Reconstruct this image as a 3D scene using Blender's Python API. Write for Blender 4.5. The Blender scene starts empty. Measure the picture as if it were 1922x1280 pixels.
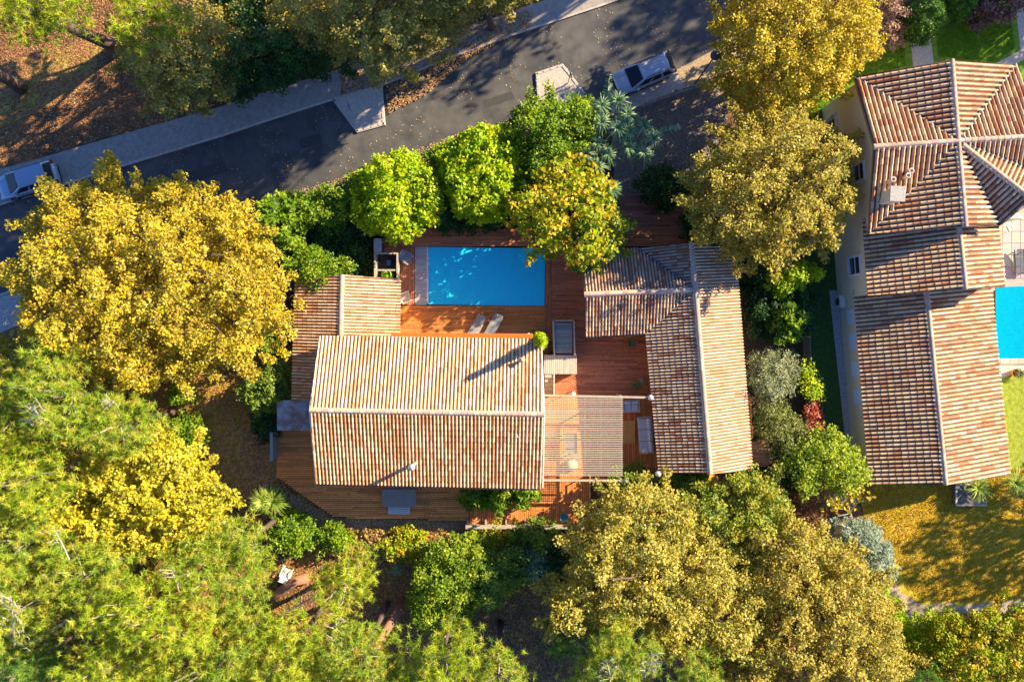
import bpy, math, random
import numpy as np
from mathutils import Vector, Matrix
rng = np.random.default_rng(7); random.seed(7)
S = bpy.context.scene; C = S.collection
H = 58.0; F = 1450.0
# ---------------- camera, world, sun, exposure ----------------
cam = bpy.data.cameras.new('camera'); co = bpy.data.objects.new('camera', cam); C.objects.link(co)
co.location = (0, 0, H); co.rotation_euler = (0, 0, 0); cam.sensor_width = 36; cam.lens = F/1922*36
cam.clip_end = 2000; S.camera = co
SUN_EL = math.radians(27); AZ = math.radians(27.5)
ts = Vector((math.cos(SUN_EL)*math.cos(AZ), math.cos(SUN_EL)*math.sin(AZ), math.sin(SUN_EL)))
W = bpy.data.worlds.new('World'); S.world = W; W.use_nodes = True
nt = W.node_tree; sky = nt.nodes.new('ShaderNodeTexSky'); sky.sky_type = 'NISHITA'; sky.sun_disc = False
sky.sun_elevation = SUN_EL; sky.sun_rotation = math.pi/2-AZ
tn = nt.nodes.new('ShaderNodeMixRGB'); tn.blend_type = 'MULTIPLY'; tn.inputs[0].default_value = 1; tn.inputs[2].default_value = (.50, .84, 1.50, 1); nt.links.new(sky.outputs[0], tn.inputs[1]); nt.links.new(tn.outputs[0], nt.nodes['Background'].inputs[0]); nt.nodes['Background'].inputs[1].default_value = 0.062
sl = bpy.data.lights.new('sun', 'SUN'); sl.energy = 5.0; sl.angle = math.radians(0.5); sl.color = (1.0, 0.80, 0.52)
so = bpy.data.objects.new('sun', sl); C.objects.link(so); so.rotation_euler = ts.to_track_quat('Z', 'Y').to_euler(); so.location = (60, 30, 60)
S.view_settings.view_transform = 'Standard'; S.view_settings.look = 'None'; S.view_settings.gamma = 1
S.view_settings.exposure = 1.35

# ---------------- helpers ----------------
def P(px, py, z=0.0): return Vector(((px-961)*(H-z)/F, -(py-640)*(H-z)/F, z))
def tag(o, label=None, cat=None, group=None, kind=None):
    if label: o['label'] = label
    if cat: o['category'] = cat
    if group: o['group'] = group
    if kind: o['kind'] = kind
    return o
def empty(name, loc, label=None, cat=None, group=None, rz=0):
    o = bpy.data.objects.new(name, None); C.objects.link(o); o.location = loc; o.rotation_euler = (0, 0, rz)
    o.empty_display_size = 0.3
    return tag(o, label, cat, group)
def node_mat(name, base=(.5, .5, .5), rough=.8, var=.2, scale=2.0, attr=False, metal=0, bump=0, bscale=20, col2=None, coat=0, spec=.4, detail=6, seamless=False):
    m = bpy.data.materials.new(name); m.use_nodes = True; n = m.node_tree.nodes; L = m.node_tree.links
    b = n['Principled BSDF']; b.inputs['Roughness'].default_value = rough; b.inputs['Metallic'].default_value = metal
    b.inputs['Specular IOR Level'].default_value = spec; b.inputs['Coat Weight'].default_value = coat
    tc = n.new('ShaderNodeTexCoord'); nz = n.new('ShaderNodeTexNoise'); nz.inputs['Scale'].default_value = scale; nz.inputs['Detail'].default_value = detail
    nz.inputs['Roughness'].default_value = .65
    L.new(tc.outputs['Object'], nz.inputs['Vector'])
    if attr: a = n.new('ShaderNodeAttribute'); a.attribute_name = 'tint'; src = a.outputs['Color']
    else: a = n.new('ShaderNodeRGB'); a.outputs[0].default_value = (*base, 1); src = a.outputs[0]
    if col2:
        r = n.new('ShaderNodeValToRGB'); r.color_ramp.elements[0].position = .42; r.color_ramp.elements[1].position = .58
        L.new(nz.outputs['Fac'], r.inputs[0]); mx = n.new('ShaderNodeMixRGB'); L.new(r.outputs[0], mx.inputs[0]); L.new(src, mx.inputs[1]); mx.inputs[2].default_value = (*col2, 1); src = mx.outputs[0]
    nz2 = n.new('ShaderNodeTexNoise'); nz2.inputs['Scale'].default_value = scale*4.3; nz2.inputs['Detail'].default_value = detail
    L.new(tc.outputs['Object'], nz2.inputs['Vector'])
    mr = n.new('ShaderNodeMapRange'); mr.inputs[1].default_value = .25; mr.inputs[2].default_value = .75; mr.inputs[3].default_value = 1-var; mr.inputs[4].default_value = 1+var
    L.new(nz2.outputs['Fac'], mr.inputs[0])
    hs = n.new('ShaderNodeVectorMath'); hs.operation = 'SCALE'; L.new(src, hs.inputs[0]); L.new(mr.outputs[0], hs.inputs['Scale'])
    L.new(hs.outputs[0], b.inputs['Base Color'])
    if bump:
        bn = n.new('ShaderNodeTexNoise'); bn.inputs['Scale'].default_value = bscale; bn.inputs['Detail'].default_value = 4
        L.new(tc.outputs['Object'], bn.inputs['Vector']); bp = n.new('ShaderNodeBump'); bp.inputs['Strength'].default_value = bump; bp.inputs['Distance'].default_value = .05
        L.new(bn.outputs['Fac'], bp.inputs['Height']); L.new(bp.outputs[0], b.inputs['Normal'])
    return m
def leaf_mat(name, trans=.35):
    m = bpy.data.materials.new(name); m.use_nodes = True; n = m.node_tree.nodes; L = m.node_tree.links
    n.remove(n['Principled BSDF']); out = n['Material Output']
    a = n.new('ShaderNodeAttribute'); a.attribute_name = 'tint'
    d = n.new('ShaderNodeBsdfDiffuse'); t = n.new('ShaderNodeBsdfTranslucent'); mx = n.new('ShaderNodeMixShader'); mx.inputs[0].default_value = trans
    g = n.new('ShaderNodeBsdfGlossy'); g.inputs['Roughness'].default_value = .45; g.inputs['Color'].default_value = (1, 1, 1, 1); m2 = n.new('ShaderNodeMixShader'); m2.inputs[0].default_value = .015
    L.new(a.outputs['Color'], d.inputs[0]); L.new(a.outputs['Color'], t.inputs[0]); L.new(d.outputs[0], mx.inputs[1]); L.new(t.outputs[0], mx.inputs[2])
    L.new(mx.outputs[0], m2.inputs[1]); L.new(g.outputs[0], m2.inputs[2]); L.new(m2.outputs[0], out.inputs[0])
    return m
MATS = {}
def mt(name, **k):
    if name not in MATS: MATS[name] = node_mat(name, **k)
    return MATS[name]
LEAF = leaf_mat('foliage'); NEEDLE = leaf_mat('needles', .3)
BARK = node_mat('bark', (.13, .09, .07), .9, .35, 6, bump=.6, bscale=14); PALEBARK = node_mat('pale_bark', (.55, .48, .4), .85, .2, 6)
TWIG = node_mat('twig', (.42, .35, .28), .9, .2, 6)
TILE = node_mat('roof_tile', attr=True, rough=.85, var=.28, scale=5, bump=.25, bscale=40, spec=.25)
PLANK = node_mat('deck_plank', attr=True, rough=.65, var=.22, scale=3, bump=.15, bscale=30, spec=.35)
PAINT = node_mat('plain_tint', attr=True, rough=.6, var=.06, scale=4)

class MB:
    def __init__(s): s.v = []; s.f = []; s.c = []
    def add(s, vs, fs, col=(.5, .5, .5)):
        b = len(s.v); s.v += [tuple(v) for v in vs]; s.f += [tuple(i+b for i in f) for f in fs]; s.c += [col]*len(fs); return s
    def box(s, c, size, rz=0, col=(.5, .5, .5), rot=None, taper=1.0):
        m = rot if rot else Matrix.Rotation(rz, 3, 'Z'); c = Vector(c); x, y, z = [a/2 for a in size]
        vs = [c + m @ Vector((sx*x*(taper if sz > 0 else 1), sy*y*(taper if sz > 0 else 1), sz*z)) for sz in (-1, 1) for sx, sy in ((-1, -1), (1, -1), (1, 1), (-1, 1))]
        return s.add(vs, [(3, 2, 1, 0), (4, 5, 6, 7), (0, 1, 5, 4), (1, 2, 6, 5), (2, 3, 7, 6), (3, 0, 4, 7)], col)
    def prism(s, pts, z0, z1, col=(.5, .5, .5)):
        pts = [(p[0], p[1]) for p in pts]
        ar = sum(pts[i][0]*pts[(i+1) % len(pts)][1]-pts[(i+1) % len(pts)][0]*pts[i][1] for i in range(len(pts)))
        if ar < 0: pts = pts[::-1]
        n = len(pts); vs = [(x, y, z0) for x, y in pts]+[(x, y, z1) for x, y in pts]
        return s.add(vs, [tuple(range(n))[::-1], tuple(range(n, 2*n))]+[(i, (i+1) % n, (i+1) % n+n, i+n) for i in range(n)], col)
    def tube(s, path, radii, n=8, col=(.5, .5, .5), caps=True):
        path = [Vector(p) for p in path]
        if not hasattr(radii, '__len__'): radii = [radii]*len(path)
        vs = []; 
        for i, p in enumerate(path):
            d = (path[min(i+1, len(path)-1)]-path[max(i-1, 0)]).normalized()
            a = d.cross(Vector((0.13, .2, 1)) if abs(d.z) < .9 else Vector((1, .1, 0))).normalized(); b = d.cross(a)
            for k in range(n):
                t = 2*math.pi*k/n; vs.append(p+(a*math.cos(t)+b*math.sin(t))*radii[i])
        fs = [(i*n+k, i*n+(k+1) % n, (i+1)*n+(k+1) % n, (i+1)*n+k) for i in range(len(path)-1) for k in range(n)]
        if caps: fs += [tuple(range(n))[::-1], tuple(range((len(path)-1)*n, len(path)*n))]
        return s.add(vs, fs, col)
    def lathe(s, c, prof, n=20, col=(.5, .5, .5), sx=1, sy=1):
        c = Vector(c); vs = [c+Vector((r*math.cos(2*math.pi*k/n)*sx, r*math.sin(2*math.pi*k/n)*sy, z)) for r, z in prof for k in range(n)]
        m = len(prof); fs = [(i*n+k, i*n+(k+1) % n, (i+1)*n+(k+1) % n, (i+1)*n+k) for i in range(m-1) for k in range(n)]
        fs += [tuple(range(n))[::-1], tuple(range((m-1)*n, m*n))]
        return s.add(vs, fs, col)
    def loft(s, rings, col=(.5, .5, .5), caps=True, closed=True):
        n = len(rings[0]); vs = [p for r in rings for p in r]
        fs = [(i*n+k, i*n+(k+1) % n, (i+1)*n+(k+1) % n, (i+1)*n+k) for i in range(len(rings)-1) for k in range(n if closed else n-1)]
        if caps: fs += [tuple(range(n))[::-1], tuple(range((len(rings)-1)*n, len(rings)*n))]
        return s.add(vs, fs, col)
    def build(s, name, mat, parent=None, smooth=False, bevel=0, rel=False):
        me = bpy.data.meshes.new(name); me.from_pydata(s.v, [], s.f); me.materials.append(mat)
        at = me.attributes.new('tint', 'FLOAT_COLOR', 'FACE'); at.data.foreach_set('color', np.array([(*c, 1) for c in s.c], dtype=np.float32).ravel())
        if smooth: me.polygons.foreach_set('use_smooth', [True]*len(me.polygons))
        me.update(); o = bpy.data.objects.new(name, me); C.objects.link(o)
        if bevel: m = o.modifiers.new('bevel', 'BEVEL'); m.width = bevel; m.segments = 2; m.limit_method = 'ANGLE'
        if parent:
            o.parent = parent
            if not rel:      # vertices are in world space: place relative to the thing's base
                M = Matrix.Translation(parent.location) @ Matrix.Rotation(parent.rotation_euler.z, 4, 'Z')
                pp = parent.parent
                while pp: M = Matrix.Translation(pp.location) @ Matrix.Rotation(pp.rotation_euler.z, 4, 'Z') @ M; pp = pp.parent
                me.transform(M.inverted())
        return o
def struct(o): o['kind'] = 'structure'; return o
def np_mesh(name, V, nper, cols, mat, parent):
    """V (N,nper,3) separate faces, cols (N,3)"""
    N = len(V); me = bpy.data.meshes.new(name); me.vertices.add(N*nper)
    off = np.array(parent.location, dtype=np.float64) if parent else np.zeros(3)
    me.vertices.foreach_set('co', (V-off).reshape(-1).astype(np.float32)); me.loops.add(N*nper); me.loops.foreach_set('vertex_index', np.arange(N*nper, dtype=np.int32))
    me.polygons.add(N); me.polygons.foreach_set('loop_start', np.arange(0, N*nper, nper, dtype=np.int32)); me.polygons.foreach_set('loop_total', np.full(N, nper, dtype=np.int32))
    me.materials.append(mat); at = me.attributes.new('tint', 'FLOAT_COLOR', 'FACE')
    at.data.foreach_set('color', np.concatenate([cols, np.ones((N, 1))], 1).astype(np.float32).ravel())
    me.update(calc_edges=True); o = bpy.data.objects.new(name, me); C.objects.link(o)
    if parent: o.parent = parent
    return o
def unit(a): return a/(np.linalg.norm(a, axis=-1, keepdims=True)+1e-9)
def leaf_quads(c, a, w, up=.6):
    N = len(c); n = unit(rng.normal(size=(N, 3))*(1-up)+np.array([ts.x*.35, ts.y*.35, 1.0])*up); t = unit(np.cross(n, rng.normal(size=(N, 3)))); b = np.cross(n, t)
    s = rng.uniform(.65, 1.25, (N, 1)); t = t*a*s; b = b*w*s
    return np.stack([c-t, c+b-.15*t, c+t, c-b-.15*t], 1)
def poly_info(poly, pts):
    P0 = np.array(poly); P1 = np.roll(P0, -1, 0); x = pts[:, 0:1]; y = pts[:, 1:2]
    cond = ((P0[:, 1] > y) != (P1[:, 1] > y)); xi = (P1[:, 0]-P0[:, 0])*(y-P0[:, 1])/(P1[:, 1]-P0[:, 1]+1e-12)+P0[:, 0]
    ins = (np.sum(cond & (x < xi), 1) % 2) == 1
    d = P1-P0; w = pts[:, None, :]-P0[None]; t = np.clip(np.sum(w*d, 2)/(np.sum(d*d, 1)+1e-9), 0, 1); dist = np.linalg.norm(w-t[..., None]*d, axis=2).min(1)
    return ins, dist
def smooth_noise(xy, wl, k=6):
    r = np.zeros(len(xy))
    for _ in range(k):
        th = rng.uniform(0, 2*np.pi); f = 2*np.pi/(wl*rng.uniform(.6, 1.5)); r += np.sin((xy[:, 0]*np.cos(th)+xy[:, 1]*np.sin(th))*f+rng.uniform(0, 6.28))
    return r/math.sqrt(k/2)/1.4
def circle(cx, cy, rx, ry=None, n=18, wob=.12):
    ry = ry or rx; return [(cx+rx*math.cos(t)*(1+random.uniform(-wob, wob)), cy+ry*math.sin(t)*(1+random.uniform(-wob, wob))) for t in [2*math.pi*i/n for i in range(n)]]
PAL = {
 'gold': [(.62, .50, .07), (.55, .45, .06), (.72, .61, .13), (.48, .38, .055), (.34, .32, .06), (.60, .49, .06), (.42, .31, .06)],
 'goldgreen': [(.50, .42, .07), (.62, .48, .08), (.36, .34, .06), (.55, .36, .06), (.24, .27, .06)],
 'browngold': [(.50, .42, .09), (.60, .50, .13), (.42, .32, .08), (.44, .39, .08), (.26, .28, .06)],
 'palegold': [(.55, .47, .10), (.47, .41, .09), (.68, .58, .15), (.36, .33, .07), (.22, .25, .06)],
 'oak': [(.30, .31, .10), (.38, .36, .11), (.50, .42, .10), (.20, .24, .08), (.44, .32, .08)],
 'lime': [(.40, .54, .03), (.50, .60, .04), (.30, .46, .03), (.55, .58, .05), (.22, .38, .03)],
 'limegold': [(.34, .42, .04), (.52, .45, .05), (.60, .38, .05), (.20, .30, .03), (.26, .38, .03)],
 'green': [(.14, .25, .025), (.21, .34, .03), (.08, .17, .02), (.34, .43, .045)],
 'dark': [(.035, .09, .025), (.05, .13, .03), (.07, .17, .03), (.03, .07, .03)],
 'midgreen': [(.14, .24, .04), (.22, .32, .05), (.09, .17, .04), (.30, .36, .06)],
 'olive': [(.20, .25, .07), (.28, .31, .09), (.14, .18, .06)],
 'midyellow': [(.26, .32, .05), (.38, .42, .06), (.48, .44, .08), (.16, .25, .05)],
 'deepgreen': [(.16, .27, .03), (.24, .35, .04), (.09, .17, .02), (.38, .44, .05)],
 'midlime': [(.26, .38, .04), (.36, .46, .05), (.18, .28, .03), (.44, .48, .07)],
 'silver': [(.32, .37, .18), (.44, .46, .26), (.24, .29, .13), (.18, .23, .09)],
 'sage': [(.30, .40, .30), (.42, .52, .40), (.20, .28, .20)],
 'clip': [(.09, .20, .03), (.12, .25, .035), (.07, .16, .03)],
 'red': [(.56, .14, .10), (.62, .24, .16), (.40, .12, .08), (.25, .12, .06)],
 'purple': [(.20, .12, .11), (.30, .20, .17), (.14, .09, .09)],
 'pinkbrown': [(.42, .28, .20), (.55, .38, .28), (.30, .18, .13)],
 'brown': [(.24, .12, .06), (.32, .18, .09), (.16, .08, .05)],
 'yellowgreen': [(.66, .56, .07), (.58, .51, .07), (.74, .64, .13), (.44, .44, .06), (.30, .34, .05)],
 'pine': [(.32, .45, .06), (.40, .52, .075), (.52, .58, .11), (.18, .31, .05), (.54, .50, .10)],
 'pinebright': [(.43, .54, .06), (.56, .62, .09), (.34, .45, .05), (.62, .59, .11), (.20, .31, .04)],
 'pinedark': [(.12, .26, .06), (.20, .36, .06), (.28, .42, .07), (.10, .20, .06)],
 'bluegreen': [(.14, .28, .13), (.24, .38, .18), (.38, .50, .26), (.08, .18, .08)],
 'strap': [(.42, .52, .08), (.55, .62, .14), (.28, .42, .06)],
}
def cols_for(pal, n, clump_ids=None, jit=.14, mix=.55):
    p = np.array(PAL[pal]); g = p.mean(1, keepdims=True); p = np.clip(g+(p-g)*(1.12 if pal not in ('sage', 'silver', 'bluegreen', 'litter') else 1), .006, .9)
    if clump_ids is None: c = p[rng.integers(0, len(p), n)]
    else:
        k = clump_ids.max()+1; cc = p[rng.integers(0, len(p), k)]; c = mix*cc[clump_ids]+(1-mix)*p[rng.integers(0, len(p), n)]
    return np.clip(c*rng.uniform(1-jit, 1+jit, (n, 1)), 0, .9)
def crown_points(poly_px, z0, z1, sp, layers, rough=.14, gap=0.0, wl=3.0, rim=True):
    zm = z0+.45*(z1-z0); poly = [tuple(P(x, y, zm).xy) for x, y in poly_px]; A = np.array(poly)
    if z1 > 5: c0 = A.mean(0); A = c0+(A-c0)*.955; poly = [tuple(a) for a in A]
    mn = A.min(0)-.6; mx = A.max(0)+.6; area = abs(sum(poly[i][0]*poly[(i+1) % len(poly)][1]-poly[(i+1) % len(poly)][0]*poly[i][1] for i in range(len(poly))))/2
    R = math.sqrt(area/math.pi)*.8; out = []
    for k in range(layers):
        gx, gy = np.meshgrid(np.arange(mn[0], mx[0], sp), np.arange(mn[1], mx[1], sp)); xy = np.stack([gx.ravel(), gy.ravel()], 1)
        xy = xy+rng.uniform(-.5, .5, xy.shape)*sp
        ins, d = poly_info(poly, xy)
        keep = ins | (rim & (d < sp*.55) & (rng.random(len(xy)) < .35)); xy = xy[keep]; d = np.where(ins, d, 0)[keep]
        t = np.clip(d/R, 0, 1); dome = np.sqrt(1-(1-t)**2)
        if k == 0: st = rng.bit_generator.state
        rs = rng.bit_generator.state; rng.bit_generator.state = st; nz = smooth_noise(xy, wl); nz2 = smooth_noise(xy, wl*.45); 
        if k: rng.bit_generator.state = rs
        ht = (z1-zm)*(dome*.85+.1)+(z1-z0)*rough*nz*np.clip(t*3+.4, 0, 1)+(z1-z0)*rough*.5*nz2
        hb = -(zm-z0)*dome
        f = 0 if k == 0 else (k/layers)**1.1
        z = zm+ht*(1-f)+hb*f+rng.normal(size=len(xy))*sp*.3
        g2 = gap or (.8 if z1 > 5 and k < layers-1 else 0)
        if g2: m = (nz2*.6+nz*.4 > -.85) | (rng.random(len(xy)) > g2); xy, z = xy[m], z[m]
        out.append(np.concatenate([xy, z[:, None]], 1))
    return np.concatenate(out), R, area, zm, A.mean(0)
def trunk_mesh(root, base, top, r0, limbs, mat=BARK, lean=None):
    m = MB(); base = Vector(base); top = Vector(top); mid = base.lerp(top, .5)+Vector((random.uniform(-.3, .3), random.uniform(-.3, .3), 0))
    m.tube([base, base+Vector((0, 0, .3)), mid, top], [r0*1.35, r0, r0*.75, r0*.3], 9)
    for l in limbs:
        l = Vector(l); s = base.lerp(top, random.uniform(.45, .8)); k = s.lerp(l, .5)+Vector((0, 0, .25*(l-s).length*.4)); m.tube([s, k, l], [r0*.36, r0*.2, r0*.05], 6)
    return m.build('trunk', mat, root, smooth=True)
def tree(name, label, cat, poly, z0, z1, pal, leaf=(.10, .07), sp=.56, layers=4, nl=38, trunk=.3, group=None, rough=.19, up=.62, gap=0, wl=2.5, flat=.75, spread=.62, bark=None):
    pts, R, area, zm, cen = crown_points(poly, z0, z1, sp, layers, rough, gap, wl)
    root = empty(name, (cen[0], cen[1], 0), label, cat, group)
    if z1 > 5 and sp > .5:   # ragged branch fingers round the rim
        pl = [P(x, y, zm) for x, y in poly]; ex = []
        for a, b in zip(pl, pl[1:]+pl[:1]):
            for _ in range(max(1, int((b-a).length/.9))):
                e = a.lerp(b, random.random()); d = Vector((e.x-cen[0], e.y-cen[1], 0)).normalized(); d = (d+Vector((random.uniform(-.5, .5), random.uniform(-.5, .5), random.uniform(0, .3)))).normalized(); L = random.choice((.5, .8, .9, 1.5)); q = e-d*.5+Vector((0, 0, random.uniform(-.3, .25)*(z1-z0)))
                for t in np.arange(0, L, .3): ex.append(list(q+d*(t+.4)))
        pts = np.concatenate([pts, np.array(ex)]); 
    n = len(pts); k = nl; ids = np.repeat(np.arange(n), k); off = rng.normal(size=(n*k, 3)); off = unit(off)*rng.random((n*k, 1))**.45*sp*spread*1.25; off[:, 2] *= flat
    c = pts[ids]+off; c[:, 2] = np.maximum(c[:, 2], .08)
    np_mesh('crown', leaf_quads(c, leaf[0], leaf[1], up), 4, cols_for(pal, len(c), ids), LEAF, root)
    limbs = [pts[i] for i in rng.integers(0, n, 30 if z1 > 5 else 6)]
    trunk_mesh(root, (cen[0], cen[1], 0), (cen[0], cen[1], zm+.3*(z1-zm)), trunk, limbs, bark or BARK)
    return root
def pine(name, label, poly, z0, z1, pal='pine', base=None, sp=.62, layers=4, group='pines around the garden', gap=.35, K=34, ln=.42, wd=.036, trunk=.2, rough=.2, twigs=14, cat='pine tree'):
    pts, R, area, zm, cen = crown_points(poly, z0, z1, sp, layers, rough, gap, 2.6)
    bx = P(base[0], base[1], 0) if base else Vector((cen[0], cen[1], 0))
    root = empty(name, bx, label, cat, group)
    nz = smooth_noise(pts[:, :2], 2.2); keep = nz > -1.0; pts = pts[keep]
    # each point is a branch end carrying 3 tufts
    q = np.repeat(pts, 3, 0)+rng.normal(size=(len(pts)*3, 3))*np.array([.34, .34, .14]); n = len(q); ids = np.repeat(np.arange(n), K)
    ax = unit(np.repeat(rng.normal(size=(n, 3))*.3+np.array([.1, .05, .8]), K, 0)); d = unit(rng.normal(size=(n*K, 3))+ax*.8)
    L = ln*np.repeat(rng.uniform(.6, 1.15, (n, 1)), K, 0)*rng.uniform(.8, 1.1, (n*K, 1)); side = unit(np.cross(d, rng.normal(size=(n*K, 3))))*wd*.5; c = q[ids]+ax*rng.uniform(-.15, .12, (n*K, 1))
    V = np.stack([c-side, c+side, c+d*L], 1)
    np_mesh('crown', V, 3, cols_for(pal, n*K, ids, mix=.82), NEEDLE, root)
    m = MB(); top = Vector((cen[0], cen[1], z1-.6)); bz = Vector(bx)
    mid = bz.lerp(top, .5)
    m.tube([bz, bz.lerp(top, .25), mid, top], [trunk*1.3, trunk, trunk*.8, trunk*.3], 9)
    m.build('trunk', BARK, root, smooth=True)
    b = MB()
    for i in rng.integers(0, len(pts), twigs):
        e = Vector(pts[i])+Vector((0, 0, .12)); s = bz.lerp(top, random.uniform(.6, .95)); s = e.lerp(s, min(1, 2.2/max(.1, (s-e).length))); k = e.lerp(s, .5)+Vector((random.uniform(-.2, .2), random.uniform(-.2, .2), .1))
        b.tube([s, k, e], [.05, .035, .012], 5)
    b.build('branches', TWIG, root)
    return root
def burst(root, name, c, R, n, w, pal, droop=.35, up=.5, seg=4, mat=None, yaw=None):
    """strap leaves arching out of one point"""
    V = []; cc = []
    for i in range(n):
        th = random.uniform(0, 2*math.pi) if yaw is None else random.gauss(yaw[0], yaw[1]); el = random.uniform(-.1, 1.35)*up+.1; L = R*random.uniform(.7, 1.1)
        d = Vector((math.cos(th)*math.cos(el), math.sin(th)*math.cos(el), math.sin(el))); s = Vector((-math.sin(th), math.cos(th), 0)); p = Vector(c); prev = None
        col = np.array(random.choice(PAL[pal]))*random.uniform(.8, 1.2)
        for k in range(seg+1):
            t = k/seg; q = p+d*L*t+Vector((0, 0, -droop*L*t*t)); ww = w*(1-t)**.6*(.6+.8*min(t*3, 1)) if t < 1 else .002
            cur = (q-s*ww/2, q+s*ww/2)
            if prev: V.append([prev[0], prev[1], cur[1], cur[0]]); cc.append(col)
            prev = cur
    return np_mesh(name, np.array(V, dtype=float), 4, np.clip(np.array(cc), 0, .9), mat or LEAF, root)

# ---------------- roof tiles ----------------
PROF = [(0, 0), (.05, .5), (.16, .86), (.30, 1), (.44, .86), (.55, .5), (.60, 0), (.80, -.2), (1, 0)]
def interval(poly, u):
    vs = []
    n = len(poly)
    for i in range(n):
        a = poly[i]; b = poly[(i+1) % n]
        if (a[0]-u)*(b[0]-u) <= 0 and abs(a[0]-b[0]) > 1e-9: vs.append(a[1]+(b[1]-a[1])*(u-a[0])/(b[0]-a[0]))
    return (min(vs), max(vs)) if len(vs) >= 2 else None
def frame(pts):
    p0, p1 = pts[0], pts[1]; u = (p1-p0).normalized(); far = max(pts[2:], key=lambda q: (q-p0-u*(q-p0).dot(u)).length); n = u.cross(far-p0).normalized()
    if n.z < 0: n = -n
    v = n.cross(u)
    if v.z > 0: v = -v
    return p0, u, v, n
def tile_facet(mb, pts, pitch=.25, row=.42, h=.075, tops=None, chans=None, lift=.03):
    pts = [Vector(p) for p in pts]; o, u, v, n = frame(pts); pl = [((p-o).dot(u), (p-o).dot(v)) for p in pts]
    u0 = min(a[0] for a in pl); u1 = max(a[0] for a in pl); vmax = max(a[1] for a in pl); vmin = min(a[1] for a in pl)
    nc = max(1, round((u1-u0)/pitch)); pitch = (u1-u0)/nc
    for c in range(nc):
        us = [u0+(c+s)*pitch for s, _ in PROF]; us[0] += 1e-4; us[-1] -= 1e-4; iv = [interval(pl, x) for x in us]
        if all(i is None for i in iv): continue
        iv = [i or (0, 0) for i in iv]; jit = 0; last = None; vb = vmax+.04+random.uniform(-.03, .02)
        while vb > vmin:
            va = vb-row; jit = random.uniform(-.035, .035)
            A = [(min(max(va, i[0]), i[1]+.04), min(max(vb+jit, i[0]), i[1]+.04)) for i in iv]
            if max(b-a for a, b in A) > .03:
                top = last if last and random.random() < .3 else random.choice(tops); last = top; ch = random.choice(chans); k = random.uniform(.85, 1.12); top = tuple(x*k for x in top); hh = h*random.uniform(.92, 1.06); dz = random.uniform(0, .006)
                vs = []
                for (s, z), x, (a, b) in zip(PROF, us, A):
                    vs.append(o+u*x+v*a+n*(z*hh+lift+dz)); 
                for (s, z), x, (a, b) in zip(PROF, us, A):
                    vs.append(o+u*x+v*b+n*(z*hh*1.1+lift+.035+dz))
                for (s, z), x, (a, b) in zip(PROF, us, A):
                    vs.append(o+u*x+v*b+n*(z*hh*.4+lift-.02))
                m = len(PROF)
                for k in range(m-1):
                    if A[k][1]-A[k][0] < .005 and A[k+1][1]-A[k+1][0] < .005: continue
                    col = top if k < 6 else ch
                    base = len(mb.v); mb.v += [tuple(vs[k]), tuple(vs[k+1]), tuple(vs[m+k+1]), tuple(vs[m+k]), tuple(vs[2*m+k]), tuple(vs[2*m+k+1])]
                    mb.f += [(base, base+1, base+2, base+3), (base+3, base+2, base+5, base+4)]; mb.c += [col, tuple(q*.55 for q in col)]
            vb = va
def slab_facet(mb, pts, t=.16, col=(.3, .2, .15)):
    pts = [Vector(p) for p in pts]; o, u, v, n = frame(pts); q = [o+u*(p-o).dot(u)+v*(p-o).dot(v) for p in pts]; m = len(q)
    a = [p-n*.0 for p in q]; b = [p-n*t for p in q]
    mb.add(a+b, [tuple(range(m)), tuple(range(m, 2*m))[::-1]]+[(i, (i+1) % m, (i+1) % m+m, i+m) for i in range(m)], col)
def ridge(mb, a, b, r=.15, col=(.50, .38, .28), seg=.42, mortar=(.60, .48, .36)):
    a = Vector(a); b = Vector(b); L = (b-a).length; d = (b-a)/L; s = d.cross(Vector((0, 0, 1))).normalized(); up = s.cross(d); n = max(1, int(L/seg)); k = 8
    for i in range(n):
        q0 = a+d*(L*i/n-.02); q1 = a+d*(L*(i+1)/n+.03); c = tuple(x*random.uniform(.82, 1.1) for x in (col if random.random() < .75 else mortar)); R0, R1 = r*1.08, r*.94
        vs = [q0+s*math.cos(math.pi*j/k)*R0+up*(math.sin(math.pi*j/k)*R0*.8+.05) for j in range(k+1)]+[q1+s*math.cos(math.pi*j/k)*R1+up*(math.sin(math.pi*j/k)*R1*.8+.05) for j in range(k+1)]
        mb.add(vs, [(j, j+1, j+k+2, j+k+1) for j in range(k)]+[tuple(range(k+1)), tuple(range(k+1, 2*k+2))[::-1]], c)
    sk = []  # mortar bed
    for q in (a, b): sk.append([q+s*r*1.35-up*.03, q+s*r*1.0+up*.09, q-s*r*1.0+up*.09, q-s*r*1.35-up*.03])
    mb.loft(sk, mortar, closed=True)
def valley(mb, a, b, w=.17, col=(.05, .08, .12)):
    a = Vector(a); b = Vector(b); d = (b-a).normalized(); s = d.cross(Vector((0, 0, 1))).normalized()*w/2; z = Vector((0, 0, .17)); z2 = Vector((0, 0, .02))
    mb.loft([[q-s+z, q+z*.75, q+s+z, q+z2] for q in (a, b)], col)
T_MAIN = [(.76, .68, .53), (.72, .62, .47), (.80, .73, .60), (.68, .54, .40), (.76, .66, .51), (.60, .40, .25), (.76, .68, .53), (.78, .71, .58), (.62, .46, .32)]; C_MAIN = [(.42, .21, .11), (.46, .24, .13), (.36, .18, .10), (.48, .28, .16)]
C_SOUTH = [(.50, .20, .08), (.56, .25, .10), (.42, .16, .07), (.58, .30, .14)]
T_MAINS = [(.74, .58, .41), (.62, .38, .21), (.76, .62, .46), (.58, .33, .17), (.72, .54, .37), (.68, .48, .31), (.74, .6, .44)]
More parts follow.
